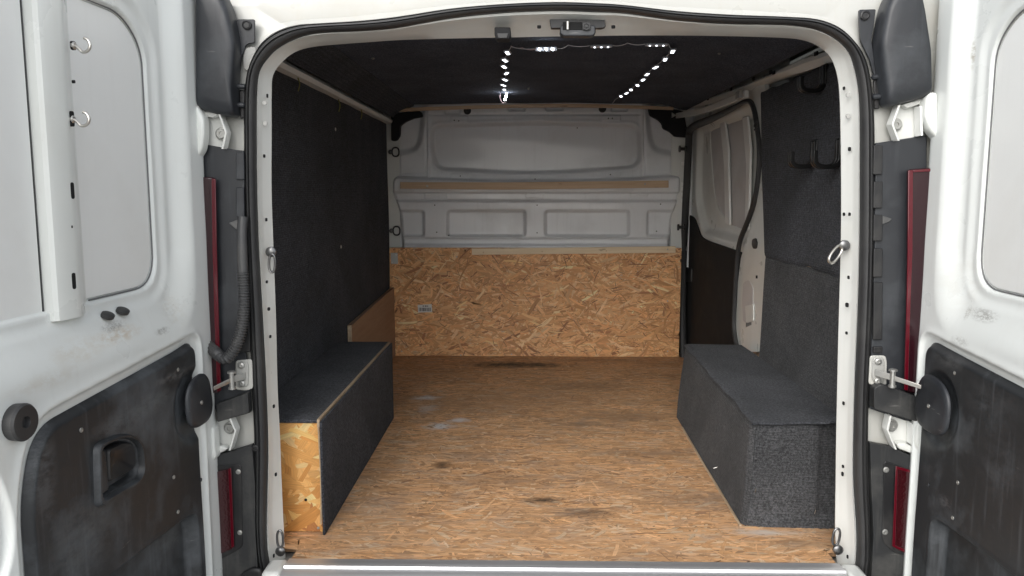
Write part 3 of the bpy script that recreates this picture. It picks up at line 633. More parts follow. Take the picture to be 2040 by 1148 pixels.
    def P2(U, V):
        s_ = .06+.68*U; z = -.42+1.02*V; d = sdpoly(s_, z, tp)
        e_ = 1e-4; gx = (sdpoly(s_+e_, z, tp)-d)/e_; gz = (sdpoly(s_, z+e_, tp)-d)/e_; k = np.clip(d, 0, .006); near = d < .006
        s_ = np.where(near, s_-gx*k, s_); z = np.where(near, z-gz*k, z); d = np.minimum(d, 0); dp = sdpoly(s_, z, pocket)
        h = .014*smoothstep(.001, -.014, d)-.008; h -= .030*smoothstep(.003, -.020, dp)-.0025*np.exp(-(dp/.006)**2)
        dh = np.hypot((s_-.150)/.075, (z-.437)/.085)-1; h -= .010*smoothstep(.12, -.2, dh)
        if side < 0: h -= .022*smoothstep(.0, -.012, sdpoly(s_, z, hdp))
        h += .0010*np.sin(z*12+s_*7)
        return np.array([P(a_, b_, c_) for a_, b_, c_ in zip(s_, z, h)])
    tm = grid(200, 300, P2)
    s_g = .06+.68*np.tile(np.linspace(0, 1, 200), 300); z_g = -.42+1.02*np.repeat(np.linspace(0, 1, 300), 200); dv = sdpoly(s_g, z_g, tp)
    tm.f = [f for f in tm.f if max(dv[list(f)]) < .0055]; tm.mi = [0]*len(tm.f)
    used_ = sorted({i for f in tm.f for i in f}); mp_ = {k: i for i, k in enumerate(used_)}; tm.v = [tm.v[i] for i in used_]; tm.f = [tuple(mp_[i] for i in f) for f in tm.f]
    trim = tm.build('trim_card', 'trim_scuffed', door, angle=70, recenter=False)
    # oval pad
    cpx = P(.137, .446, .008); m = MB(); pp = rpoly([(-.066, -.060), (.058, -.060), (.062, .050), (-.040, .070)], [.07, .05, .07, .06], 8)
    cen = np.array([0., 0.]); rings = []
    for k, h in ((.62, -.006), (.75, .006), (1, .015), (1, .019), (.96, .022), (.8, .024), (.4, .025)): rings.append([P(.137+q[0]*k*(1 if side < 0 else 1.22)+(0 if side < 0 else .004), .446+q[1]*k*(1 if side < 0 else 1.08), h) for q in pp])
    m.loft(rings, True, False, True); pad = m.build('strap_cover', 'dark_plastic', door, angle=50)
    screw(P(.142, .443, .0245), n, .005, 'zinc', pad)
    # fixings
    for (s_, z) in ((.205, .535), (.545, .500), (.245, .30), (.235, .215), (.128, .25), (.50, .16), (.20, .60)):
        if z < .59: screw(P(s_, z, .006), n, .0048, 'trim_plastic' if s_ < .2 else 'zinc', door, name='trim_fixing', h=.002)
    if side < 0:
        # grab handle: bezel with a scooped cup
        bz = rpoly([(.360, .340), (.366, .424), (.425, .458), (.514, .462), (.522, .342)], [.035, .035, .035, .02, .02], 8)
        c0 = np.mean(np.array(bz), 0); m = MB(); rings = []
        for k, h in ((1.04, .004), (1.02, .012), (.97, .018), (.90, .018), (.85, .012), (.83, -.002), (.80, -.008), (.6, -.009)): rings.append([P(*(c0+(np.array(q)-c0)*k), h) for q in bz])
        m.loft(rings, True, False, True); hd = m.build('door_handle', 'trim_plastic', door, angle=50)
        m = MB(); gp = rpoly([(.385, .372), (.388, .425), (.430, .440), (.475, .440), (.478, .375)], [.02, .03, .02, .01, .01], 6); c1 = np.mean(np.array(gp), 0)
        rings = [[P(*(c1+(np.array(q)-c1)*k), h) for q in gp] for k, h in ((1, -.010), (1, .006), (.93, .010), (.8, .007), (.5, .001), (.2, -.001))]
        m.loft(rings, True, False, True); m.build('handle_cup', 'black_plastic', hd, angle=50)
        m = MB(); m.prism([P(.480, .362, -.01), P(.506, .360, -.01), P(.504, .446, -.01), P(.482, .444, -.01)], n*.020); m.build('pull_lever', 'trim_plastic', hd, bevel=.004)
        # rubber stop disc
        m = MB(); m.lathe(P(.697, .560, 0), n, [(.030, 0), (.031, .016), (.028, .020), (.010, .020), (.008, .012)], 28); m.build('bump_stop', 'seal_rubber', door)
        for (x, y) in ((215, 628), (245, 619)):
            d = ray(x, y); o_ = P(0, 0, -.024); t = ((o_-CAM)@n)/(d@n); q = CAM+d*t; s_ = (q-H)@u; z = q[2]
            m = MB(); m.lathe(q, n*.55+np.array([0, 0, .85]), [(.016, -.004), (.016, .002), (.010, .004)], 16, sx=1., sy=.75, upd=u); m.build('rubber_plug', 'seal_rubber', door)
    return door, P, n, u, H
dL = rear_door(-1); dR = rear_door(1)
# hooks screwed into the left door's rib
def steel_hook(x, y, lab):
    door, P, n, u, H = dL
    d = ray(x, y); o_ = P(0, 0, -.0185); t = ((o_-CAM)@n)/(d@n); c = CAM+d*t
    zz = np.array([0, 0, 1.])
    pts = [c-n*.004, c+n*.002, c+n*.010-zz*.006]+[c+n*(.019+.0125*math.sin(t_))-zz*.012+zz*(.0125-.0125*math.cos(t_)) for t_ in np.linspace(-.3, 3.0, 12)]
    m = MB(); m.tube(cr(pts, 3), .0028, 10); m.lathe(c, n, [(.007, -.002), (.007, .001), (.005, .003)], 12)
    o = m.build('steel_hook', 'steel'); tag(o, lab, 'hook', 'steel screw hooks on the open left door'); return o
steel_hook(147, 91, 'bright steel screw hook, upper of two on the left door rib, in the round hole')
steel_hook(145, 238, 'bright steel screw hook, lower of two on the left door rib, in the slot')

# ================================================================== ROOF HEADER FITTINGS
ry = AY+.06
lt = quadpanel([(1095,38),(1204,37),(1207,53),(1200,56),(1098,56)], ry-.03, .02, 'black_plastic', 'roof_latch', r=2)
m = MB(); pr = [onY(ry-.045, *q) for q in rpoly([(1117,50),(1186,50),(1187,66),(1182,72),(1122,72),(1115,66)], 4, 4)]
m.prism(pr, (0, .03, 0)); m.build('latch_body', 'dark_plastic', lt, bevel=.003)
quadpanel([(1121,44),(1160,44),(1160,60),(1121,60)], ry-.0465, .003, 'hole_black', 'latch_mouth', lt, r=2)
m = MB(); m.tube([onY(ry-.05, 1131, 43), onY(ry-.05, 1131, 59)], .003, 10); m.build('striker_pin', 'steel', lt)
quadpanel([(1160,44),(1177,44),(1177,60),(1160,60)], ry-.049, .006, 'black_plastic', 'latch_block', lt, r=1)
m = MB(); m.lathe(onY(ry-.0495, 1168, 53), (0, -1, 0), [(.0085, 0), (.0085, .003), (.006, .003), (.005, .001), (.003, .001), (.003, .004)], 16); m.build('latch_bush', 'black_plastic', lt)
for x in (1074, 1222): quadpanel([(x-4,50),(x+4,50),(x+4,57),(x-4,57)], ry-.046, .004, 'hole_black', 'square_hole')
lp = quadpanel([(985,54),(1017,54),(1018,70),(1014,78),(989,78),(985,70)], ry-.05, .05, 'foam_black', 'load_lamp', r=3, bevel=.003)
quadpanel([(990,66),(1013,66),(1010,76),(992,76)], ry-.052, .004, 'black_plastic', 'lamp_lens', lp, r=2)

# lashing rings
def ring(c, w_, h_, rot, mat, name='lashing_ring', r=.0032, foot=None, dirn=(0, -1, 0), swing=0):
    R = Matrix.Rotation(swing, 3, 'Z') @ Matrix.Rotation(rot, 3, 'Y'); pts = []
    for k in range(28):
        t = 2*math.pi*k/28; q = Vector((w_*math.copysign(abs(math.cos(t))**.8, math.cos(t)), 0, h_*math.copysign(abs(math.sin(t))**.8, math.sin(t)))); pts.append(Vector(c)+R@q)
    m = MB(); m.tube(pts, r, 8, closed=True); o = m.build(name, mat, van)
    if foot is not None: m = MB(); m.lathe(foot, dirn, [(.013, -.002), (.013, .004), (.009, .007), (.004, .008)], 16); m.build('ring_foot', 'ring_steel', o)
    return o
ring(onY(AY-.005, 542, 525), .0075, .022, .05, 'ring_steel', foot=onY(AY+.015, 540, 502))
ring(onY(AY-.005, 1664, 507), .026, .012, -.75, 'steel', foot=onY(AY+.02, 1682, 489), r=.0035, swing=.5)
ring(onY(AY-.005, 558, 1074), .0075, .022, .0, 'ring_steel', foot=onY(AY+.01, 559, 1098))
ring(onY(AY-.005, 1666, 1070), .0085, .022, .1, 'ring_steel', foot=onY(AY+.01, 1669, 1095))

# ================================================================== CARGO BAY: body parts of the van
LX, RX, BY = -.852, .80, 2.42
bay = MB()
Yk = 2.50
def Bx(x, y): q = onY(Yk, x, y); return (q[0], q[2])
x0, z1_ = -.90, 1.50; x1, z0 = .86, .50
rec = rpoly([Bx(862,252),Bx(1066,246),Bx(1272,251),Bx(1274,332),Bx(1066,347),Bx(872,336),Bx(860,300)], [.05,.1,.06,.07,.3,.06,.05], 8)
mid = [Bx(852,150),Bx(1281,150),Bx(1281,351),Bx(1066,361),Bx(852,353)]
flL = rpoly([Bx(793,306),Bx(832,298),Bx(840,262),Bx(846,215),Bx(853,150),Bx(853,352),Bx(793,352)], [.03,.05,.05,.02,0,0,0], 5)
flR = rpoly([Bx(1340,306),Bx(1300,298),Bx(1292,262),Bx(1288,215),Bx(1280,150),Bx(1280,351),Bx(1340,351)], [.03,.05,.05,.02,0,0,0], 5)
low = rpoly([Bx(785,352),Bx(1066,362),Bx(1355,350),Bx(1353,390),Bx(1338,430),Bx(1328,520),Bx(806,520),Bx(798,420),Bx(783,385)], [.03,.3,.03,.03,.1,0,0,.1,.03], 5)
def rp(a, b, c, d, r=.02): return rpoly([Bx(a,b),Bx(c,b),Bx(c,d),Bx(a,d)], r, 5)
pk = [rp(893,420,1046,470), rp(1086,420,1251,470), rp(740,420,846,470), rp(1288,420,1400,470)]
tabs = [rp(898,232,932,244,.004), rp(1048,230,1084,241,.004), rp(1198,230,1236,241,.004), rp(899,346,935,355,.004), rp(1055,352,1076,361,.004), rp(1198,343,1236,352,.004), rp(847,386,890,396,.004), rp(1048,385,1083,395,.004), rp(1255,384,1290,391,.004)]
slots = [rp(885,217,917,227,.008), rp(1012,211,1046,221,.008), rp(1087,210,1122,220,.008), rp(1218,212,1250,222,.008)]
zl = lambda y: Bx(1066, y)[1]
def bf(U, V):
    x = x0+(x1-x0)*U; z = z0+(z1_-z0)*V; h = np.zeros_like(x)
    h += .012*smoothstep(.006, -.006, sdpoly(x, z, mid))
    d = sdpoly(x, z, rec); h -= .026*smoothstep(.012, -.012, d)-.004*np.exp(-((d-.016)/.01)**2)
    h += .020*smoothstep(.022, -.022, sdpoly(x, z, flL)); h += .020*smoothstep(.022, -.022, sdpoly(x, z, flR))
    dl = sdpoly(x, z, low); h += .045*smoothstep(.010, -.014, dl)
    inlow = smoothstep(.0, -.01, dl)
    h += inlow*(.014*(smoothstep(zl(380), zl(383), z)*0-smoothstep(zl(384), zl(381), z)*smoothstep(zl(398), zl(394), z)*0))
    h += inlow*(.022*smoothstep(zl(396), zl(408), z)*smoothstep(zl(381), zl(386), z)*-0)
    h -= inlow*.020*smoothstep(zl(382), zl(386), z)           # below the lip the sheet steps back
    h += inlow*.022*smoothstep(zl(397), zl(404), z)           # and comes forward again
    for q in pk: d = sdpoly(x, z, q); h -= inlow*.020*smoothstep(.010, -.012, d)
    h -= inlow*.014*smoothstep(zl(472), zl(477), z)
    h += inlow*.018*smoothstep(zl(484), zl(490), z)
    for q in tabs: h += .004*smoothstep(.002, -.002, sdpoly(x, z, q))
    for q in slots: h -= .016*smoothstep(.006, -.008, sdpoly(x, z, q))
    h -= .006*np.exp(-((z-zl(228))/.006)**2)*smoothstep(.0, -.01, sdpoly(x, z, mid))
    h = h*1.25+.0012*np.sin(x*9+z*13)*np.sin(z*21-x*4)
    return np.stack([x, Yk+.015-h, z], 1)
bk = grid(430, 250, bf).build('bulkhead', 'bulkhead_paint', van, angle=80)
for (x, y) in ((931,221),(1200,217)):
    m = MB(); m.lathe(onY(Yk-.012, x, y), (0, -1, 0), [(.021, 0), (.021, .006), (.017, .010), (.012, .008), (.011, .002), (.007, .002), (.005, .006)], 22); m.build('bulkhead_grommet', 'seal_rubber', bk)
for (x, y) in ((866,409),(1070,409),(870,463),(1070,464),(894,469),(1316,407),(1308,461),(905,240),(914,241),(1212,236),(1220,236),(917,351),(1066,357),(1216,348),(1150,255)):
    m = MB(); m.lathe(onY(Yk-.053 if y > 400 else Yk-.018, x, y), (0, -1, 0), [(.0035, -.004), (.0035, .003), (.002, .003)], 8); m.build('bulkhead_hole', 'hole_black', bk)
for (x, y, a_) in ((1000,265,14),(880,258,12),(1010,383,22),(1150,383,30),(1180,384,10),(1300,411,9),(1020,288,10)):
    pass
# body side metal visible beside the bulkhead
sp = quadpanel([(770,200),(797,200),(797,500),(770,500)], Yk-.005, .01, 'pillar_paint', 'side_post', bevel=.002)
sp2 = quadpanel([(1338,200),(1376,200),(1368,500),(1336,500)], Yk-.012, .01, 'pillar_paint', 'side_post', bevel=.002)
for y in (322, 363, 372, 384, 396): quadpanel([(1357,y),(1368,y),(1368,y+8),(1357,y+8)], Yk-.016, .004, 'white_panel', 'pressed_tab', sp2, r=1)
for (x, y) in ((788,303),(790,460)):
    q = onY(BY+.02, x, y); ring(q, .019, .024, 0, 'black_plastic', r=.0045, foot=onY(BY+.03, x-10, y))
for (x, y) in ((1360,297),(1357,453)):
    q = onY(BY+.0, x, y); m = MB(); m.tube([q+(-.02, 0, 0), q+(-.012, 0, 0), q+(-.012, 0, 0), q+(.012, 0, 0), q+(.012, 0, 0), q+(.022, 0, 0)], [.018, .018, .009, .009, .018, .018], 12); m.build('door_stop', 'black_plastic', van)
# foam / seal lumps in top corners
quadpanel([(779,228),(800,224),(838,221),(842,232),(822,236),(808,242),(797,250),(796,270),(790,280),(779,281)], BY+.03, .05, 'foam_black', 'corner_foam', bevel=.006, r=4)
quadpanel([(1292,212),(1330,215),(1362,222),(1372,274),(1345,272),(1336,262),(1322,256),(1320,246),(1312,238),(1296,230)], BY+.03, .05, 'foam_black', 'corner_foam', bevel=.006, r=4)
# side rails at the roof edge
m = MB()
a0, a1 = onX(LX+.012, 560, 128), onX(LX+.012, 779, 240)
def railprof(c, s): return [(c[0], c[1], c[2]+.016), (c[0]+s*.012, c[1], c[2]+.012), (c[0]+s*.02, c[1], c[2]), (c[0]+s*.012, c[1], c[2]-.014), (c[0]-s*.02, c[1], c[2]-.018), (c[0]-s*.02, c[1], c[2]+.02)]
ZR = 1.318
m.loft([railprof((LX+.012, y, ZR-(.004 if y > 1 else 0)), 1) for y in (.0, .8, 1.6, 2.44)], True, True, True); m.build('roof_rail', 'pillar_paint', van, angle=30)
# right rail: wide pressed strip from header back to the bulkhead corner
rr_ = [((1655,100),(1640,132)), ((1600,118),(1588,150)), ((1540,147),(1515,172)), ((1480,172),(1460,190)), ((1430,190),(1415,206)), ((1380,205),(1372,218)), ((1340,212),(1335,224))]
m = MB(); rings = []
for t, b in rr_:
    pt = onX(RX-.015, *t); pb = onX(RX-.0, *b); pb[1] = pt[1]; rings.append([pt+(.02, 0, .01), pt, pt*.6+pb*.4+(-.006, 0, 0), pb, pb+(.03, 0, -.002)])
m.loft(rings, False); m.build('roof_rail', 'pillar_paint', van, angle=30)
for (x, y, w_) in ((1625,107,7),(1535,144,5),(1541,145,5),(1501,157,4),(1456,178,3),(1410,197,3),(1395,203,3),(1382,206,3)):
    q = onX(RX-.0185, x, y); MB().box(q[0]-.001, q[0]+.003, q[1]-.012, q[1]+.012, q[2]-.006, q[2]+.006).build('rail_hole', 'hole_black', van)

# --- sliding door side (right, towards the bulkhead)
SX = RX+.045
def sxy(x, y, X=SX): q = onX(X, x, y); return q
def xprism(px, X, t, mat, name, parent=None, bevel=.003, r=0, **k):
    pts = rpoly(px, r, 4) if r else px; m = MB(); m.prism([onX(X, *q) for q in pts], (t, 0, 0)); return m.build(name, mat, parent or van, bevel=bevel, **k)
# door skin as relief
Y0s, Y1s, Z0s, Z1s = .9, 2.62, -.05, 1.42
def T(x, y, X=SX): q = onX(X, x, y); return (q[1], q[2])
win = rpoly([T(1402,262),T(1440,246),T(1500,224),T(1508,300),T(1502,400),T(1488,462),T(1440,448),T(1412,400)], [.05,.02,.05,.1,.1,.06,.08,.1], 6)
wino = rpoly([T(1388,250),T(1500,205),T(1520,300),T(1500,440),T(1482,495),T(1400,468),T(1384,400)], [.06,.05,.1,.1,.05,.06,.1], 6)
def sf(U, V):
    y = Y0s+(Y1s-Y0s)*U; z = Z0s+(Z1s-Z0s)*V; h = np.zeros_like(y)
    d = sdpoly(y, z, wino); h -= .030*smoothstep(.0, -.05, d); d2 = sdpoly(y, z, win); h -= .012*smoothstep(.004, -.006, d2)
    return np.stack([SX-h, y, z], 1)
sdoor = grid(170, 150, sf).build('sliding_door', 'white_paint', van, angle=70, label='closed sliding side door with grey window panels and dark lower card')
def winp(px, X, nm, mat='panel_grey'): return xprism(px, X, .004, mat, nm, sdoor, bevel=.0015, r=6)
winp([(1406,262),(1438,248),(1446,330),(1449,440),(1432,428),(1415,395),(1408,330)], SX+.034, 'window_blank')
winp([(1444,246),(1480,234),(1496,300),(1494,400),(1484,462),(1452,448),(1449,330)], SX+.034, 'window_blank')
xprism([(1433,238),(1443,236),(1450,300),(1453,449),(1444,446),(1442,330)], SX+.018, .012, 'white_panel', 'window_rib', sdoor, bevel=.004)
xprism([(1478,234),(1488,232),(1494,300),(1490,460),(1483,458),(1486,330)], SX+.018, .012, 'white_panel', 'window_rib', sdoor, bevel=.004)
card = xprism([(1350,420),(1382,432),(1396,472),(1410,480),(1478,503),(1482,560),(1480,720),(1350,760)], SX-.008, .010, 'door_card', 'door_card', sdoor, r=8, bevel=.004)
xprism([(1362,536),(1376,534),(1376,562),(1362,562)], SX-.018, .012, 'black_plastic', 'card_catch', sdoor, bevel=.004)
# B pillar (lock post) in white steel
post = xprism([(1497,180),(1522,160),(1530,300),(1534,480),(1530,700),(1474,704),(1466,672),(1466,640),(1470,560),(1476,512),(1494,455),(1508,400),(1514,330),(1512,255)], RX+.012, .02, 'white_paint', 'lock_post', bevel=.004, r=5)
xprism([(1481,562),(1492,558),(1500,572),(1499,640),(1488,645),(1480,640),(1478,600)], RX+.0105, .004, 'panel_grey', 'post_opening', post, r=5, bevel=.001)
xprism([(1484,610),(1500,606),(1500,640),(1486,643)], RX+.008, .004, 'pillar_paint', 'latch_plate', post, r=2, bevel=.001)
for k in range(5): xprism([(1486+2.3*k,642),(1487.2+2.3*k,642),(1487+2.3*k,652-k),(1485.8+2.3*k,652-k)], RX+.011, .002, 'ink', 'printed_line', post, bevel=0)
xprism([(1498,477),(1505,474),(1508,484),(1506,496),(1500,496),(1497,488)], RX+.008, .006, 'seal_rubber', 'post_grommet', post, r=3, bevel=.001)
for (x, y) in ((1507,552),(1489,620)): xprism([(x-1.5,y-3),(x+1.5,y-3),(x+1.5,y+3),(x-1.5,y+3)], RX+.0105, .003, 'hole_black', 'post_hole', post, bevel=0)
# seal round the sliding door opening
sp_ = [(1362,720),(1360,620),(1361,520),(1365,430),(1369,350),(1372,290),(1374,262),(1386,250),(1420,236),(1460,216),(1488,202),(1500,212),(1508,250),(1513,300),(1511,350),(1503,400),(1490,440),(1476,475),(1470,505),(1466,560),(1463,620),(1463,660),(1470,700)]
pts = cr([onX(RX+.005, *q) for q in sp_], 5)
m = MB(); n8 = len(pts); rad = [.020 if i < 42 else .0105 for i in range(n8)]; rad = list(np.convolve(np.pad(rad, 4, 'edge'), np.ones(9)/9, 'valid'))
m.tube(pts, rad, 10); m.build('sliding_door_seal', 'seal_rubber', van)
m = MB(); q = onX(RX-.01, 1506, 252); pts = [q+np.array([0, .022*math.cos(t), .016*math.sin(t)]) for t in np.linspace(0, 5.6, 16)]; m.tube(pts, .0028, 6); m.build('seal_clip', 'black_plastic', van)
# aluminium track and arm
tk = MB(); A, B, Cc = onX(RX-.02, 1492, 187), onX(RX-.03, 1400, 222), onX(RX-.07, 1318, 237)
A[2] += 0; path = cr([A, (A*.5+B*.5)+(0, 0, -.002), B, (B+Cc)/2+(-.0, 0, .0), Cc], 6)
tk.loft([[p_+(.0, 0, .014), p_+(-.016, 0, .014), p_+(-.016, 0, -.014), p_+(.0, 0, -.014)] for p_ in [np.array(q) for q in path]], True, True, True)
tk.build('door_track', 'pillar_paint', van, bevel=.002)
q = onX(RX-.02, 1484, 189); MB().box(q[0]-.030, q[0]-.004, q[1]-.03, q[1]+.03, q[2]-.016, q[2]+.014).build('track_end', 'grey_steel', van, bevel=.003)
ar = MB(); ar.tube(cr([onX(RX-.06, 1322, 252), onX(RX-.05, 1335, 258), onX(RX-.02, 1352, 262), onX(RX, 1372, 256)], 4), .009, 8); ar.tube([onX(RX-.062, 1323, 243), onX(RX-.062, 1323, 256)], .010, 8); ar.build('track_roller', 'black_plastic', van)
xprism([(1312,215),(1328,216),(1346,230),(1336,236),(1318,222)], RX-.09, .004, 'pillar_paint', 'corner_brace')

# ================================================================== LININGS AND JOINERY
# roof lining: crowned sheet with carpet, edges turned down to the rails
def rl(U, V):
    x = LX+.02+(RX-.02-LX-.02)*U; y = .02+(2.40-.02)*V; c = (LX+RX)/2; t = (x-c)/(.82)
    z = 1.405-.012*t*t-.028*smoothstep(.80, .98, np.abs(t))-.0*V
    z = z-.045*smoothstep(.18, .0, y)*0
    z += .0012*np.sin(x*14+y*5)*np.sin(y*11)
    return np.stack([x, y, z], 1)
g_ = grid(90, 110, rl)
rlo = empty('roof_lining', (0, 1.2, 1.40), 'black carpeted ply panel lining the van roof above the string of lights', 'lining')
g_.build('carpet_sheet', 'carpet_roof', rlo, recenter=True)
rl2 = grid(20, 20, lambda U, V: rl(U, V)+np.array([0, 0, .012])); rl2.build('backing_board', 'ply_edge', rlo)
m = MB(); ys = (.0, 2.43); m.loft([[(LX+.035, y, ZR+.012), (LX+.05, y, ZR+.03), (LX+.10, y, 1.372), (LX+.15, y, 1.392), (LX+.15, y, 1.402), (LX+.03, y, 1.36)] for y in ys], True, True, True)
m.build('edge_strip', 'carpet_dark', rlo, angle=50)
for (x, y) in ((743,118),(1433,108),(1053,178)):
    q = onZ(1.394, x, y); m = MB(); m.lathe((q[0], q[1], 1.396), (0, 0, -1), [(.005, -.004), (.006, .001), (.003, .003)], 10); m.build('staple_head', 'zinc', rlo)
# left wall
def wall_sheet(name, X, s, y0, y1, z0, z1, mat, lab, wob=.0025, seed=0, poly=None):
    r = empty(name, (X, (y0+y1)/2, z0), lab, 'lining')
    def f(U, V):
        y = y0+(y1-y0)*U; z = z0+(z1-z0)*V; d = wob*np.sin(y*5+seed)*np.sin(z*7+seed*2)+wob*.5*np.sin(y*17+z*6+seed)
        ed = np.minimum.reduce([y-y0, y1-y, z-z0, z1-z]); d = d-.006*smoothstep(.012, 0, ed)
        return np.stack([X+s*d, y, z], 1)
    grid(110, 90, f).build('carpet_sheet', mat, r)
    MB().box(min(X-s*.008, X-s*.020), max(X-s*.008, X-s*.020), y0+.004, y1-.004, z0+.004, z1-.004).build('backing_board', 'ply_edge', r)
    return r
wl = wall_sheet('wall_lining', LX+.003, 1, .0, 2.43, .0, 1.305, 'carpet_dark', 'large black carpeted panel covering the whole left wall')
for (x, y) in ((668,258),(679,492)): screw(onX(LX+.006, x, y), (1, 0, 0), .007, 'steel', wl)
yR = onX(RX, 1518, 400)[1]
def rsheet(name, pts, X, lab, seed, mat):
    r = empty(name, (X, .5, 0), lab, 'lining'); ys = [onX(X, *q) for q in pts]
    P_ = [(q[1], q[2]) for q in ys]; return r, P_
zseam0, zseam1 = onX(RX, 1524, 514)[2], onX(RX, 1672, 549)[2]
def rpanel(name, X, lab, zlo, zhi, yb_, mat, seed):
    r = empty(name, (X, .5, 0), lab, 'lining')
    def f(U, V):
        y1 = np.interp(V, [0, 1], yb_); y = .0+(y1-.0)*U; t = U
        za = zlo[0]+(zlo[1]-zlo[0])*t; zb = zhi[0]+(zhi[1]-zhi[0])*t; z = za+(zb-za)*V
        d = .0025*np.sin(y*6+seed)*np.sin(z*8+seed)+.001*np.sin(y*23+z*9)
        ed = np.minimum(np.minimum(z-za, zb-z), y1-y); d -= .008*smoothstep(.014, 0, ed)
        z = z+(.003*np.sin(y*13+seed)+.0015*np.sin(y*41))*smoothstep(.08, 0, np.minimum(z-za, zb-z))
        return np.stack([X-d, y, z], 1)
    grid(120, 70, f).build('carpet_sheet', mat, r)
    y1 = min(yb_); MB().box(X+.008, X+.02, .01, y1-.006, min(zlo)+.01, min(zhi)-.01).build('backing_board', 'ply_edge', r)
    return r
yt, ym, ybm = onX(RX, 1514, 180)[1], onX(RX, 1524, 514)[1], onX(RX, 1508, 688)[1]
rpanel('wall_lining', RX-.006, 'upper black carpeted panel on the right wall behind the J hooks', (zseam1, zseam0), (1.30, 1.30), (ym, yt), 'carpet_dark', 1)
rpanel('wall_lining', RX-.0, 'lower dark carpeted panel on the right wall, below the seam', (.0, .0), (zseam1+.01, zseam0+.01), (ybm+.03, ym), 'carpet_grey', 2)

# floor board
fb = empty('floor_board', (0, 1.2, 0), 'worn oriented strand board sheet laid over the van floor', 'board'); 
def brd(name, U0, U1, mat, **k): pass
m = MB(); m.box(LX+.0, RX+.03, AY+.06, 2.44, -.018, 0); m.box(xl+.001, xr-.001, YF+.003, AY+.0598, -.018, -.0005); core = m.build('board_core', 'wood_core', fb, bevel=0, smooth=False)
FP = [(.54, .31, .155), (.60, .36, .19), (.48, .27, .13), (.43, .235, .11), (.58, .41, .26), (.30, .16, .08)]
def ang_floor(r, N): return np.where(r.random(N) < .7, r.normal(0, .32, N), r.uniform(-1.5, 1.5, N))
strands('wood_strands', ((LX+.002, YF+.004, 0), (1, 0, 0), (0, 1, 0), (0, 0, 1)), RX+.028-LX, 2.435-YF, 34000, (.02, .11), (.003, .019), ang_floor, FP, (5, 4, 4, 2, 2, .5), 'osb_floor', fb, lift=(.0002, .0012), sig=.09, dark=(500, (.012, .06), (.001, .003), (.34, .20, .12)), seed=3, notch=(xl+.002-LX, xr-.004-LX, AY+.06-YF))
# sawn edge of the board beside the right box shows pale: thin batten strip along it
# bulkhead board
zt = onY(BY, 1066, 494)[2]; xL, xR = onY(BY, 779, 600)[0]-.004, onY(BY, 1355, 600)[0]; 
ob = empty('bulkhead_board', (0, BY, 0), 'upright strand board sheet screwed across the foot of the bulkhead', 'board')
MB().box(xL, xR, BY, BY+.018, .002, zt).build('board_core', 'pine', ob, smooth=False)
WP = [(.66, .37, .165), (.72, .44, .22), (.60, .32, .14), (.50, .26, .105), (.78, .54, .31), (.36, .165, .07)]
def ang_wall(r, N): return np.where(r.random(N) < .7, r.normal(0, .55, N), r.uniform(-1.5, 1.5, N))
strands('wood_strands', ((xL, BY, .002), (1, 0, 0), (0, 0, 1), (0, -1, 0)), xR-xL, zt-.002, 9000, (.04, .15), (.005, .022), ang_wall, WP, (5, 4, 4, 2.4, 1.6, .8), 'osb_wall', ob, lift=(.0003, .0016), sig=.14, dark=(260, (.03, .08), (.0015, .005), (.22, .11, .06)), seed=5)
st_ = quadpanel([(832,608),(860,606),(861,622),(833,623)], BY-.0022, .0003, 'paper', 'barcode_sticker', ob, bevel=0)
xx = 834.5; random.seed(3)
while xx < 858:
    w_ = random.choice((.5, .8, 1.2)); quadpanel([(xx,613.2),(xx+w_,613.2),(xx+w_+.05,620.2),(xx+.05,620.2)], BY-.0025, .0002, 'ink', 'barcode_bar', st_, bevel=0); xx += w_+random.choice((.5, .7, 1.1))
for (xa, xb) in ((842,844.5),(846,850),(851,853)): quadpanel([(xa,609),(xb,609),(xb,611),(xa,611)], BY-.0025, .0002, 'ink', 'printed_text', st_, bevel=0)
br = quadpanel([(778,504),(792,504),(793,526),(779,526)], BY-.004, .003, 'zinc', 'angle_bracket', ob, r=1, bevel=.0006)
for q in ((789,508),(781,523)): screw(onY(BY-.004, *q), (0, -1, 0), .004, 'steel', br)
for (x, y) in ((918,708),(1019,706),(801,598),(910,512),(1330,600),(1330,700),(800,700)): screw(onY(BY-.002, x, y), (0, -1, 0), .004, 'zinc', ob, h=.001)
def batten(px, y0, t, mat, lab, screws=()):
    e = empty('timber_batten', tuple(onY(y0, *px[0])), lab, 'batten', 'timber battens on the bulkhead'); P_ = [onY(y0, *q) for q in px]
    m = MB(); m.prism(P_, (0, t, 0)); m.build('batten_bar', mat, e, bevel=.0012)
    for q, mt, r_ in screws: screw(onY(y0, *q), (0, -1, 0), r_, mt, e)
    return e
batten([(797,363),(1000,363.5),(1332,360),(1332,374),(1000,378),(797,376)], Yk-.090, .030, 'pine', 'long pine batten fixed across the grey steel bulkhead at mid height', [((851,371), 'steel', .007), ((1285,367), 'zinc', .005)])
batten([(940,496),(1346,491),(1346,504),(940,508)], BY-.022, .020, 'pine_pale', 'pale pine batten along the top right of the bulkhead strand board', [((963,503), 'pine', .004), ((1080,501), 'pine', .004), ((1208,500), 'pine', .004), ((1330,497), 'zinc', .004)])
tp_ = cr([(790,216),(900,211.5),(1066,207.5),(1200,208),(1342,213)], 5); bt_ = cr([(790,223),(900,218),(1066,214),(1200,214.5),(1342,219)], 5)
batten([tuple(q) for q in tp_]+[tuple(q) for q in bt_][::-1], BY-.03, .02, 'pine', 'thin bowed pine batten closing the back edge of the roof lining')

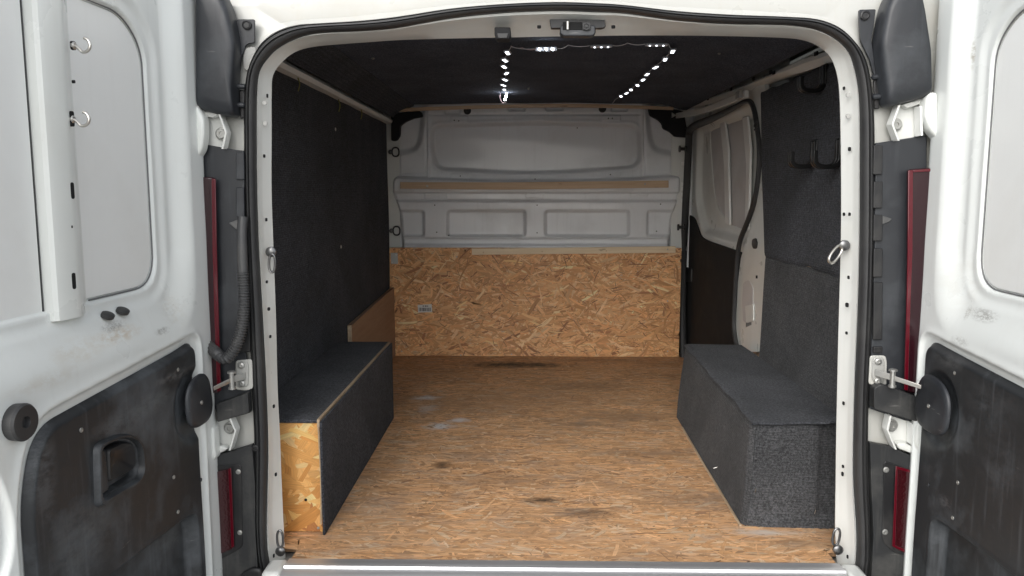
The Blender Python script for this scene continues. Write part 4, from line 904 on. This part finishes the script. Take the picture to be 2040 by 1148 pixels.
# left wheel-arch box
bxl = onZ(0, 652, 1062); X1 = -.628; yf = .075; yk = 1.18; zt_ = .322
lb = empty('wheel_arch_box', ((LX+X1)/2, .6, 0), 'carpeted box over the left wheel arch with bare orange strand board end', 'box', 'boxes over the wheel arches')
MB().box(LX+.006, X1-.008, yf+.004, yf+.022, .004, zt_-.012).build('end_board', 'wood_core_fresh', lb, smooth=False)
OPAL = [(.70, .35, .10), (.78, .42, .14), (.62, .28, .07), (.82, .54, .24), (.46, .19, .06)]
strands('wood_strands', ((LX+.006, yf+.004, .004), (1, 0, 0), (0, 0, 1), (0, -1, 0)), X1-.008-LX-.006, zt_-.016, 260, (.05, .15), (.015, .045), lambda r, N: r.uniform(-1.57, 1.57, N), OPAL, (5, 4, 3, 2.4, .8), 'osb_fresh', lb, lift=(.0003, .0014), sig=.09, seed=9)
def soft_box(nm, x0, x1, y0, y1, z0, z1, mat, parent, bev=.006, wob=.002, seed=0, n=26, edges=None):
    bm = bmesh.new(); bmesh.ops.create_cube(bm, size=1)
    for v in bm.verts: v.co = Vector(((x0+x1)/2+v.co.x*(x1-x0), (y0+y1)/2+v.co.y*(y1-y0), (z0+z1)/2+v.co.z*(z1-z0)))
    bmesh.ops.bevel(bm, geom=bm.edges[:], offset=bev, segments=3, affect='EDGES', profile=.5)
    bmesh.ops.subdivide_edges(bm, edges=[e for e in bm.edges if e.calc_length() > .05], cuts=n, use_grid_fill=True)
    for v in bm.verts:
        c = v.co; d = wob*math.sin(c.x*19+seed)*math.sin(c.y*11+seed)*math.cos(c.z*17+seed); v.co = c+Vector((d, d*.7, d)); 
    m = MB(); bm.verts.ensure_lookup_table(); m.v = [tuple(v.co) for v in bm.verts]; m.f = [tuple(v.index for v in f.verts) for f in bm.faces]; m.mi = [0]*len(m.f); bm.free()
    return m.build(nm, mat, parent, angle=50)
soft_box('top_panel', LX+.004, X1-.010, yf-.004, yk, zt_-.010, zt_, 'carpet_top', lb, .003, .0008, n=14)
soft_box('side_panel', X1-.007, X1, yf-.015, yk, .001, zt_-.004, 'carpet_dark', lb, .002, .001, n=14)
MB().box(X1-.0155, X1-.008, yf-.006, yk-.01, zt_-.02, zt_+.0015).build('ply_edge_strip', 'ply_edge', lb, bevel=.001)
m = MB(); pts = [(X1-.012, yf-.006, zt_-.02), (X1-.008, yf-.012, .20), (X1-.009, yf-.010, .10), (X1-.012, yf-.008, .03)]; m.tube(cr(pts, 4), .0025, 6); m.build('frayed_edge', 'ply_edge', lb)
for (x, y) in ((598,839),(638,847),(634,1052),(609,996)): screw(onY(yf, x, y), (0, -1, 0), .004, 'zinc' if y != 996 else 'hole_black', lb, h=.0012)
# right wheel-arch box
xq = onZ(0, 1478, 1049); rbx0f, rbyf = xq[0], xq[1]; 
rb = empty('wheel_arch_box', (.67, .6, 0), 'fully carpeted grey box over the right wheel arch with a loose top flap', 'box', 'boxes over the wheel arches')
rz = .304; rfb = onZ(rz, 1364, 688); 
x_f = onY(rbyf+.01, 1497, 842)[0]; x_b = rfb[0]; y_b = rfb[1]; x_f0 = xq[0]; x_b0 = onZ(0, 1360, 850)[0]
def rbside(U, V):
    y = rbyf+(y_b-rbyf)*U; z = (rz-.004)*V; xt = x_f+(x_b-x_f)*U; xb = x_f0+(x_b0-x_f0)*U; x = xb+(xt-xb)*V
    x = x+.004*smoothstep(.0, 1, V)*0+.0025*np.sin(y*8+1)*np.sin(z*16)+.012*smoothstep(.025, 0, y-rbyf)**2
    x += .010*smoothstep(.03, 0, rz-z)**2
    return np.stack([x, y, z], 1)
grid(90, 40, rbside).build('side_carpet', 'carpet_grey', rb)
def rbfront(U, V):
    z = (rz-.004)*V; xb = x_f0+(x_f-x_f0)*V; x = xb+.004+(RX-.002-xb)*U; y = rbyf+.0+.016*smoothstep(.03, 0, x-xb)**2+.0025*np.sin(x*20+2)*np.sin(z*14+1)
    y += .018*smoothstep(.09, .05, z)*smoothstep(.63, .68, x)*0-.010*smoothstep(.035, .0, z)*smoothstep(x_f0+.02, x_f0+.08, x)
    y += .012*smoothstep(.045, .02, np.abs(x-.765))*smoothstep(.0, .05, z)
    y += .012*smoothstep(.03, 0, rz-z)**2
    return np.stack([x, y, z+.0*x], 1)
grid(60, 60, rbfront).build('front_carpet', 'carpet_grey', rb)
def rbtop(U, V):
    ov = .008+.022*U*(1-.4*U)+.003*np.sin(U*9); y0 = rbyf-ov; y = y0+(y_b-y0)*V; t = np.clip((y-rbyf)/(y_b-rbyf), 0, 1); xe = x_f+(x_b-x_f)*t-.003-.004*np.sin(t*23)*np.sin(t*9)
    x = xe+(RX-.002-xe)*U; z = rz+.004+.0015*np.sin(x*17+y*6)*np.sin(y*9); z = z-.003*smoothstep(.03, 0, y-y0)*(.6+.4*np.sin(U*7+.5)); z = z-.004*smoothstep(.02, 0, x-xe)
    z += .012*smoothstep(.7, 1, U)*smoothstep(.10, 0, y-y0)
    return np.stack([x, y, z], 1)
g1 = grid(50, 90, rbtop); nb = len(g1.v); nu_, nv_ = 50, 90
g1.v += [(a_, b_, c_-.006) for a_, b_, c_ in g1.v]; base = list(g1.f); g1.f += [tuple(i+nb for i in f[::-1]) for f in base]
bd = [i for i in range(nu_)]+[nu_*j+nu_-1 for j in range(1, nv_)]+[nu_*(nv_-1)+i for i in range(nu_-2, -1, -1)]+[nu_*j for j in range(nv_-2, 0, -1)]
g1.f += [(bd[i], bd[(i+1) % len(bd)], bd[(i+1) % len(bd)]+nb, bd[i]+nb) for i in range(len(bd))]; g1.mi = [0]*len(g1.f)
g1.build('top_flap', 'carpet_top', rb)
m = MB(); m.tube([(x_f0-.004, rbyf+.0, .002), ((x_f0+x_b0)/2-.006, (rbyf+y_b-.1)/2, .002), (x_b0-.006, y_b-.15, .002)], .004, 6); m.build('ply_edge_strip', 'ply_edge', rb)
for (x, y, a_) in ((1508,843,.2),(1625,842,-.6),(1505,978,1.4),(1624,1020,1.4),(1425,932,.3)):
    q = onY(rbyf-.003, x, y) if x > 1480 else onX(x_f-.02, x, y); d = np.array([math.cos(a_), 0, math.sin(a_)])*.006; m = MB(); m.tube([q-d, q+d], .0008, 5); m.build('staple', 'steel', rb)
# ply kick board on the left wall
kb = empty('kick_board', (LX, 1.9, 0), 'bare brown plywood offcut standing against the left wall behind the box', 'board')
yk0, yk1 = onX(LX+.02, 698, 660)[1], BY-.003; zk0, zk1 = onX(LX+.02, 698, 648)[2], onX(LX+.02, 778, 576)[2]
m = MB(); m.prism([(LX+.008, yk0, .002), (LX+.008, yk1, .002), (LX+.008, yk1, zk1), (LX+.008, yk0, zk0)], (.018, 0, 0)); m.build('plywood_sheet', 'ply_face', kb, bevel=.0008)
MB().box(LX+.0085, LX+.0262, yk0-.0015, yk0-.0002, .002, zk0-.001).build('sawn_edge', 'ply_edge', kb)

# coat hooks on the right lining (J section in black plastic)
def jhook(x, y, lab, sc=1.0):
    c = onX(RX-.010, x, y); c0 = c.copy()
    e = empty('coat_hook', tuple(c), lab, 'hook', 'black plastic J hooks on the right wall')
    J = [(0, .035), (0, -.012), (-.008, -.032), (-.022, -.040), (-.050, -.040), (-.064, -.034), (-.070, -.020), (-.070, .004)]
    cl = cr([(a_*sc, b_*sc) for a_, b_ in J], 4)
    for dy in (-.010, .010):
        m = MB(); rings = []
        for i, q in enumerate(cl):
            a_ = cl[max(i-1, 0)]; b_ = cl[min(i+1, len(cl)-1)]; t = (b_-a_)/np.linalg.norm(b_-a_); nn_ = np.array([-t[1], t[0]]); w_ = .006 if i > 4 else .008
            rings.append([c+(q[0]+nn_[0]*w_*k, dy+l_, q[1]+nn_[1]*w_*k) for k, l_ in ((1, -.007), (1, .007), (-1, .007), (-1, -.007))])
        m.loft(rings, True, True, True); m.build('hook_arm', 'hook_black', e, bevel=.0015)
    MB().box(c[0]-.002, c[0]+.006, c[1]-.022, c[1]+.022, c[2]-.020*sc, c[2]+.040*sc).build('back_plate', 'hook_black', e, bevel=.002)
jhook(1622, 305, 'black J hook on the right wall, further left of the level pair')
jhook(1672, 303, 'black J hook on the right wall, half hidden by the door pillar')
jhook(1640, 155, 'black J hook alone near the roof on the right wall', .95)

# ------------------------------------------------------------------ light string
ls = empty('light_string', (.1, 1.2, 1.38), 'string of small white lit LED modules stapled round the black roof lining', 'lights')
ZL = 1.386
mods = []   # (pixel, direction angle, tilt)
leftpx = [(1011,103),(1006,118),(1004,131),(1009,144),(1006,157),(1003,168),(1005,177)]
rightpx = [(1340,100),(1325,116),(1306,132),(1289,146),(1281,157),(1270,168),(1257,177),(1248,184),(1237,190)]
def module(c, d, upn, L=.070, Wm=.0145, lit=3, big=False, face=None):
    d = Vector(d).normalized(); upn = Vector(upn).normalized(); s_ = d.cross(upn).normalized(); c = Vector(c); m = MB()
    pp = rpoly([(-L/2, -Wm/2), (L/2, -Wm/2), (L/2, Wm/2), (-L/2, Wm/2)], .005, 3)
    m.prism([c+d*q[0]+s_*q[1] for q in pp], upn*.005); o = m.build('light_module', 'led_case', ls, bevel=.001)
    m = MB()
    for k in (-1, 0, 1): m.lathe(c+d*(k*L*.30)+upn*.0052, upn, [(.0020, 0), (.0020, .001), (.0017, .0016), (.001, .002)], 10, sy=(3.0 if Wm > .018 else 1.3), sx=(.8 if Wm > .018 else 1.3), upd=d)
    m.build('led_lens', 'led_lit' if Wm < .018 and big else 'led_side', o); return c
P3 = []
rj = random.Random(5)
for (x, y) in leftpx:
    q = onZ(ZL, x, y); P3.append(module(q, (rj.uniform(-.2, .3), 1, 0), (rj.uniform(-.1, .1), -.25, -1), L=.066, Wm=.020))
q = onZ(ZL-.004, 1088, 97); c1 = module(q, (1, -.03, .01), (0, -.9, -.55), big=True)
q = onZ(ZL, 1198, 91); c2 = module(q, (1, .02, .02), (0, -.25, -1))
q = onZ(ZL, 1308, 88); c3 = module(q, (1, .0, 0), (0, -.25, -1))
Q3 = [module(onZ(ZL, x, y), (rj.uniform(-.1, .25), 1, 0), (0, -.2, -1), L=.066, Wm=.020) for x, y in rightpx]
hang = [onY(1.95, 1009, 186), onY(1.93, 1008, 192), onY(1.92, 1006, 198)]
H3 = []
for q in hang: 
    m = MB(); m.lathe(q, (0, -1, -.2), [(.005, 0), (.005, .003), (.003, .005)], 10); m.build('led_lens', 'led_lit', ls); H3.append(Vector(q))
def wire(pts, mat, r=.0013, sag=.004):
    out = []
    P_ = [Vector(q) for q in pts]
    for a, b in zip(P_, P_[1:]):
        for k in range(5):
            t = k/5; out.append(a.lerp(b, t)+Vector((0, 0, -sag*4*t*(1-t)))+Vector((rj.uniform(-1, 1), rj.uniform(-1, 1), 0))*.001)
    out.append(P_[-1]); m = MB(); m.tube(out, r, 5); m.build('wire', mat, ls)
dz = Vector((0, 0, .003))
wire([H3[-1], *[h for h in H3[::-1]][1:], *[p_+dz for p_ in P3[::-1]], Vector(onZ(1.39, 1018, 93)), c1-Vector((.036, 0, 0))], 'wire_white')
wire([Vector(onZ(1.39, 1018, 93))+Vector((0, 0, .002)), Vector(onZ(1.388, 1040, 95)), c1-Vector((.034, 0, .002))], 'wire_pink')
wire([c1+Vector((.036, 0, 0)), Vector(onZ(1.39, 1132, 90)), c2-Vector((.036, 0, 0))], 'wire_white'); wire([c2+Vector((.036, 0, 0)), Vector(onZ(1.39, 1250, 86)), c3-Vector((.036, 0, 0))], 'wire_white')
wire([c3+Vector((.036, 0, 0)), *[p_+dz for p_ in Q3], Vector(onZ(1.38, 1226, 198)), Vector(onZ(1.37, 1216, 209))], 'wire_white')
wire([Vector(onY(1.95, 996, 183)), Vector(onY(1.95, 996, 195)), Vector(onY(1.95, 1001, 204)), Vector(onY(1.93, 1007, 203))], 'wire_pink')
# loose tie ends on the left wall
for (x, y, l_, nm) in ((593,168,28,'yellow tie end hanging from the left roof rail, nearest the door'), (674,212,22,'thin brown tie end on the left wall, second back from the door'), (718,228,20,'faint tie end on the left wall, furthest from the door')):
    a, b = onX(LX+.014, x, y-14), onX(LX+.014, x+1, y+l_*.5); mdp = (a+b)/2+(.006, 0, 0); m = MB(); m.tube(cr([a, mdp, b], 5), .0022, 6); o = m.build('cable_tie', 'tie_yellow'); tag(o, nm, 'cable tie', 'loose tie ends on the left wall')

for o in bpy.data.objects:
    if '_w' in o: del o['_w']
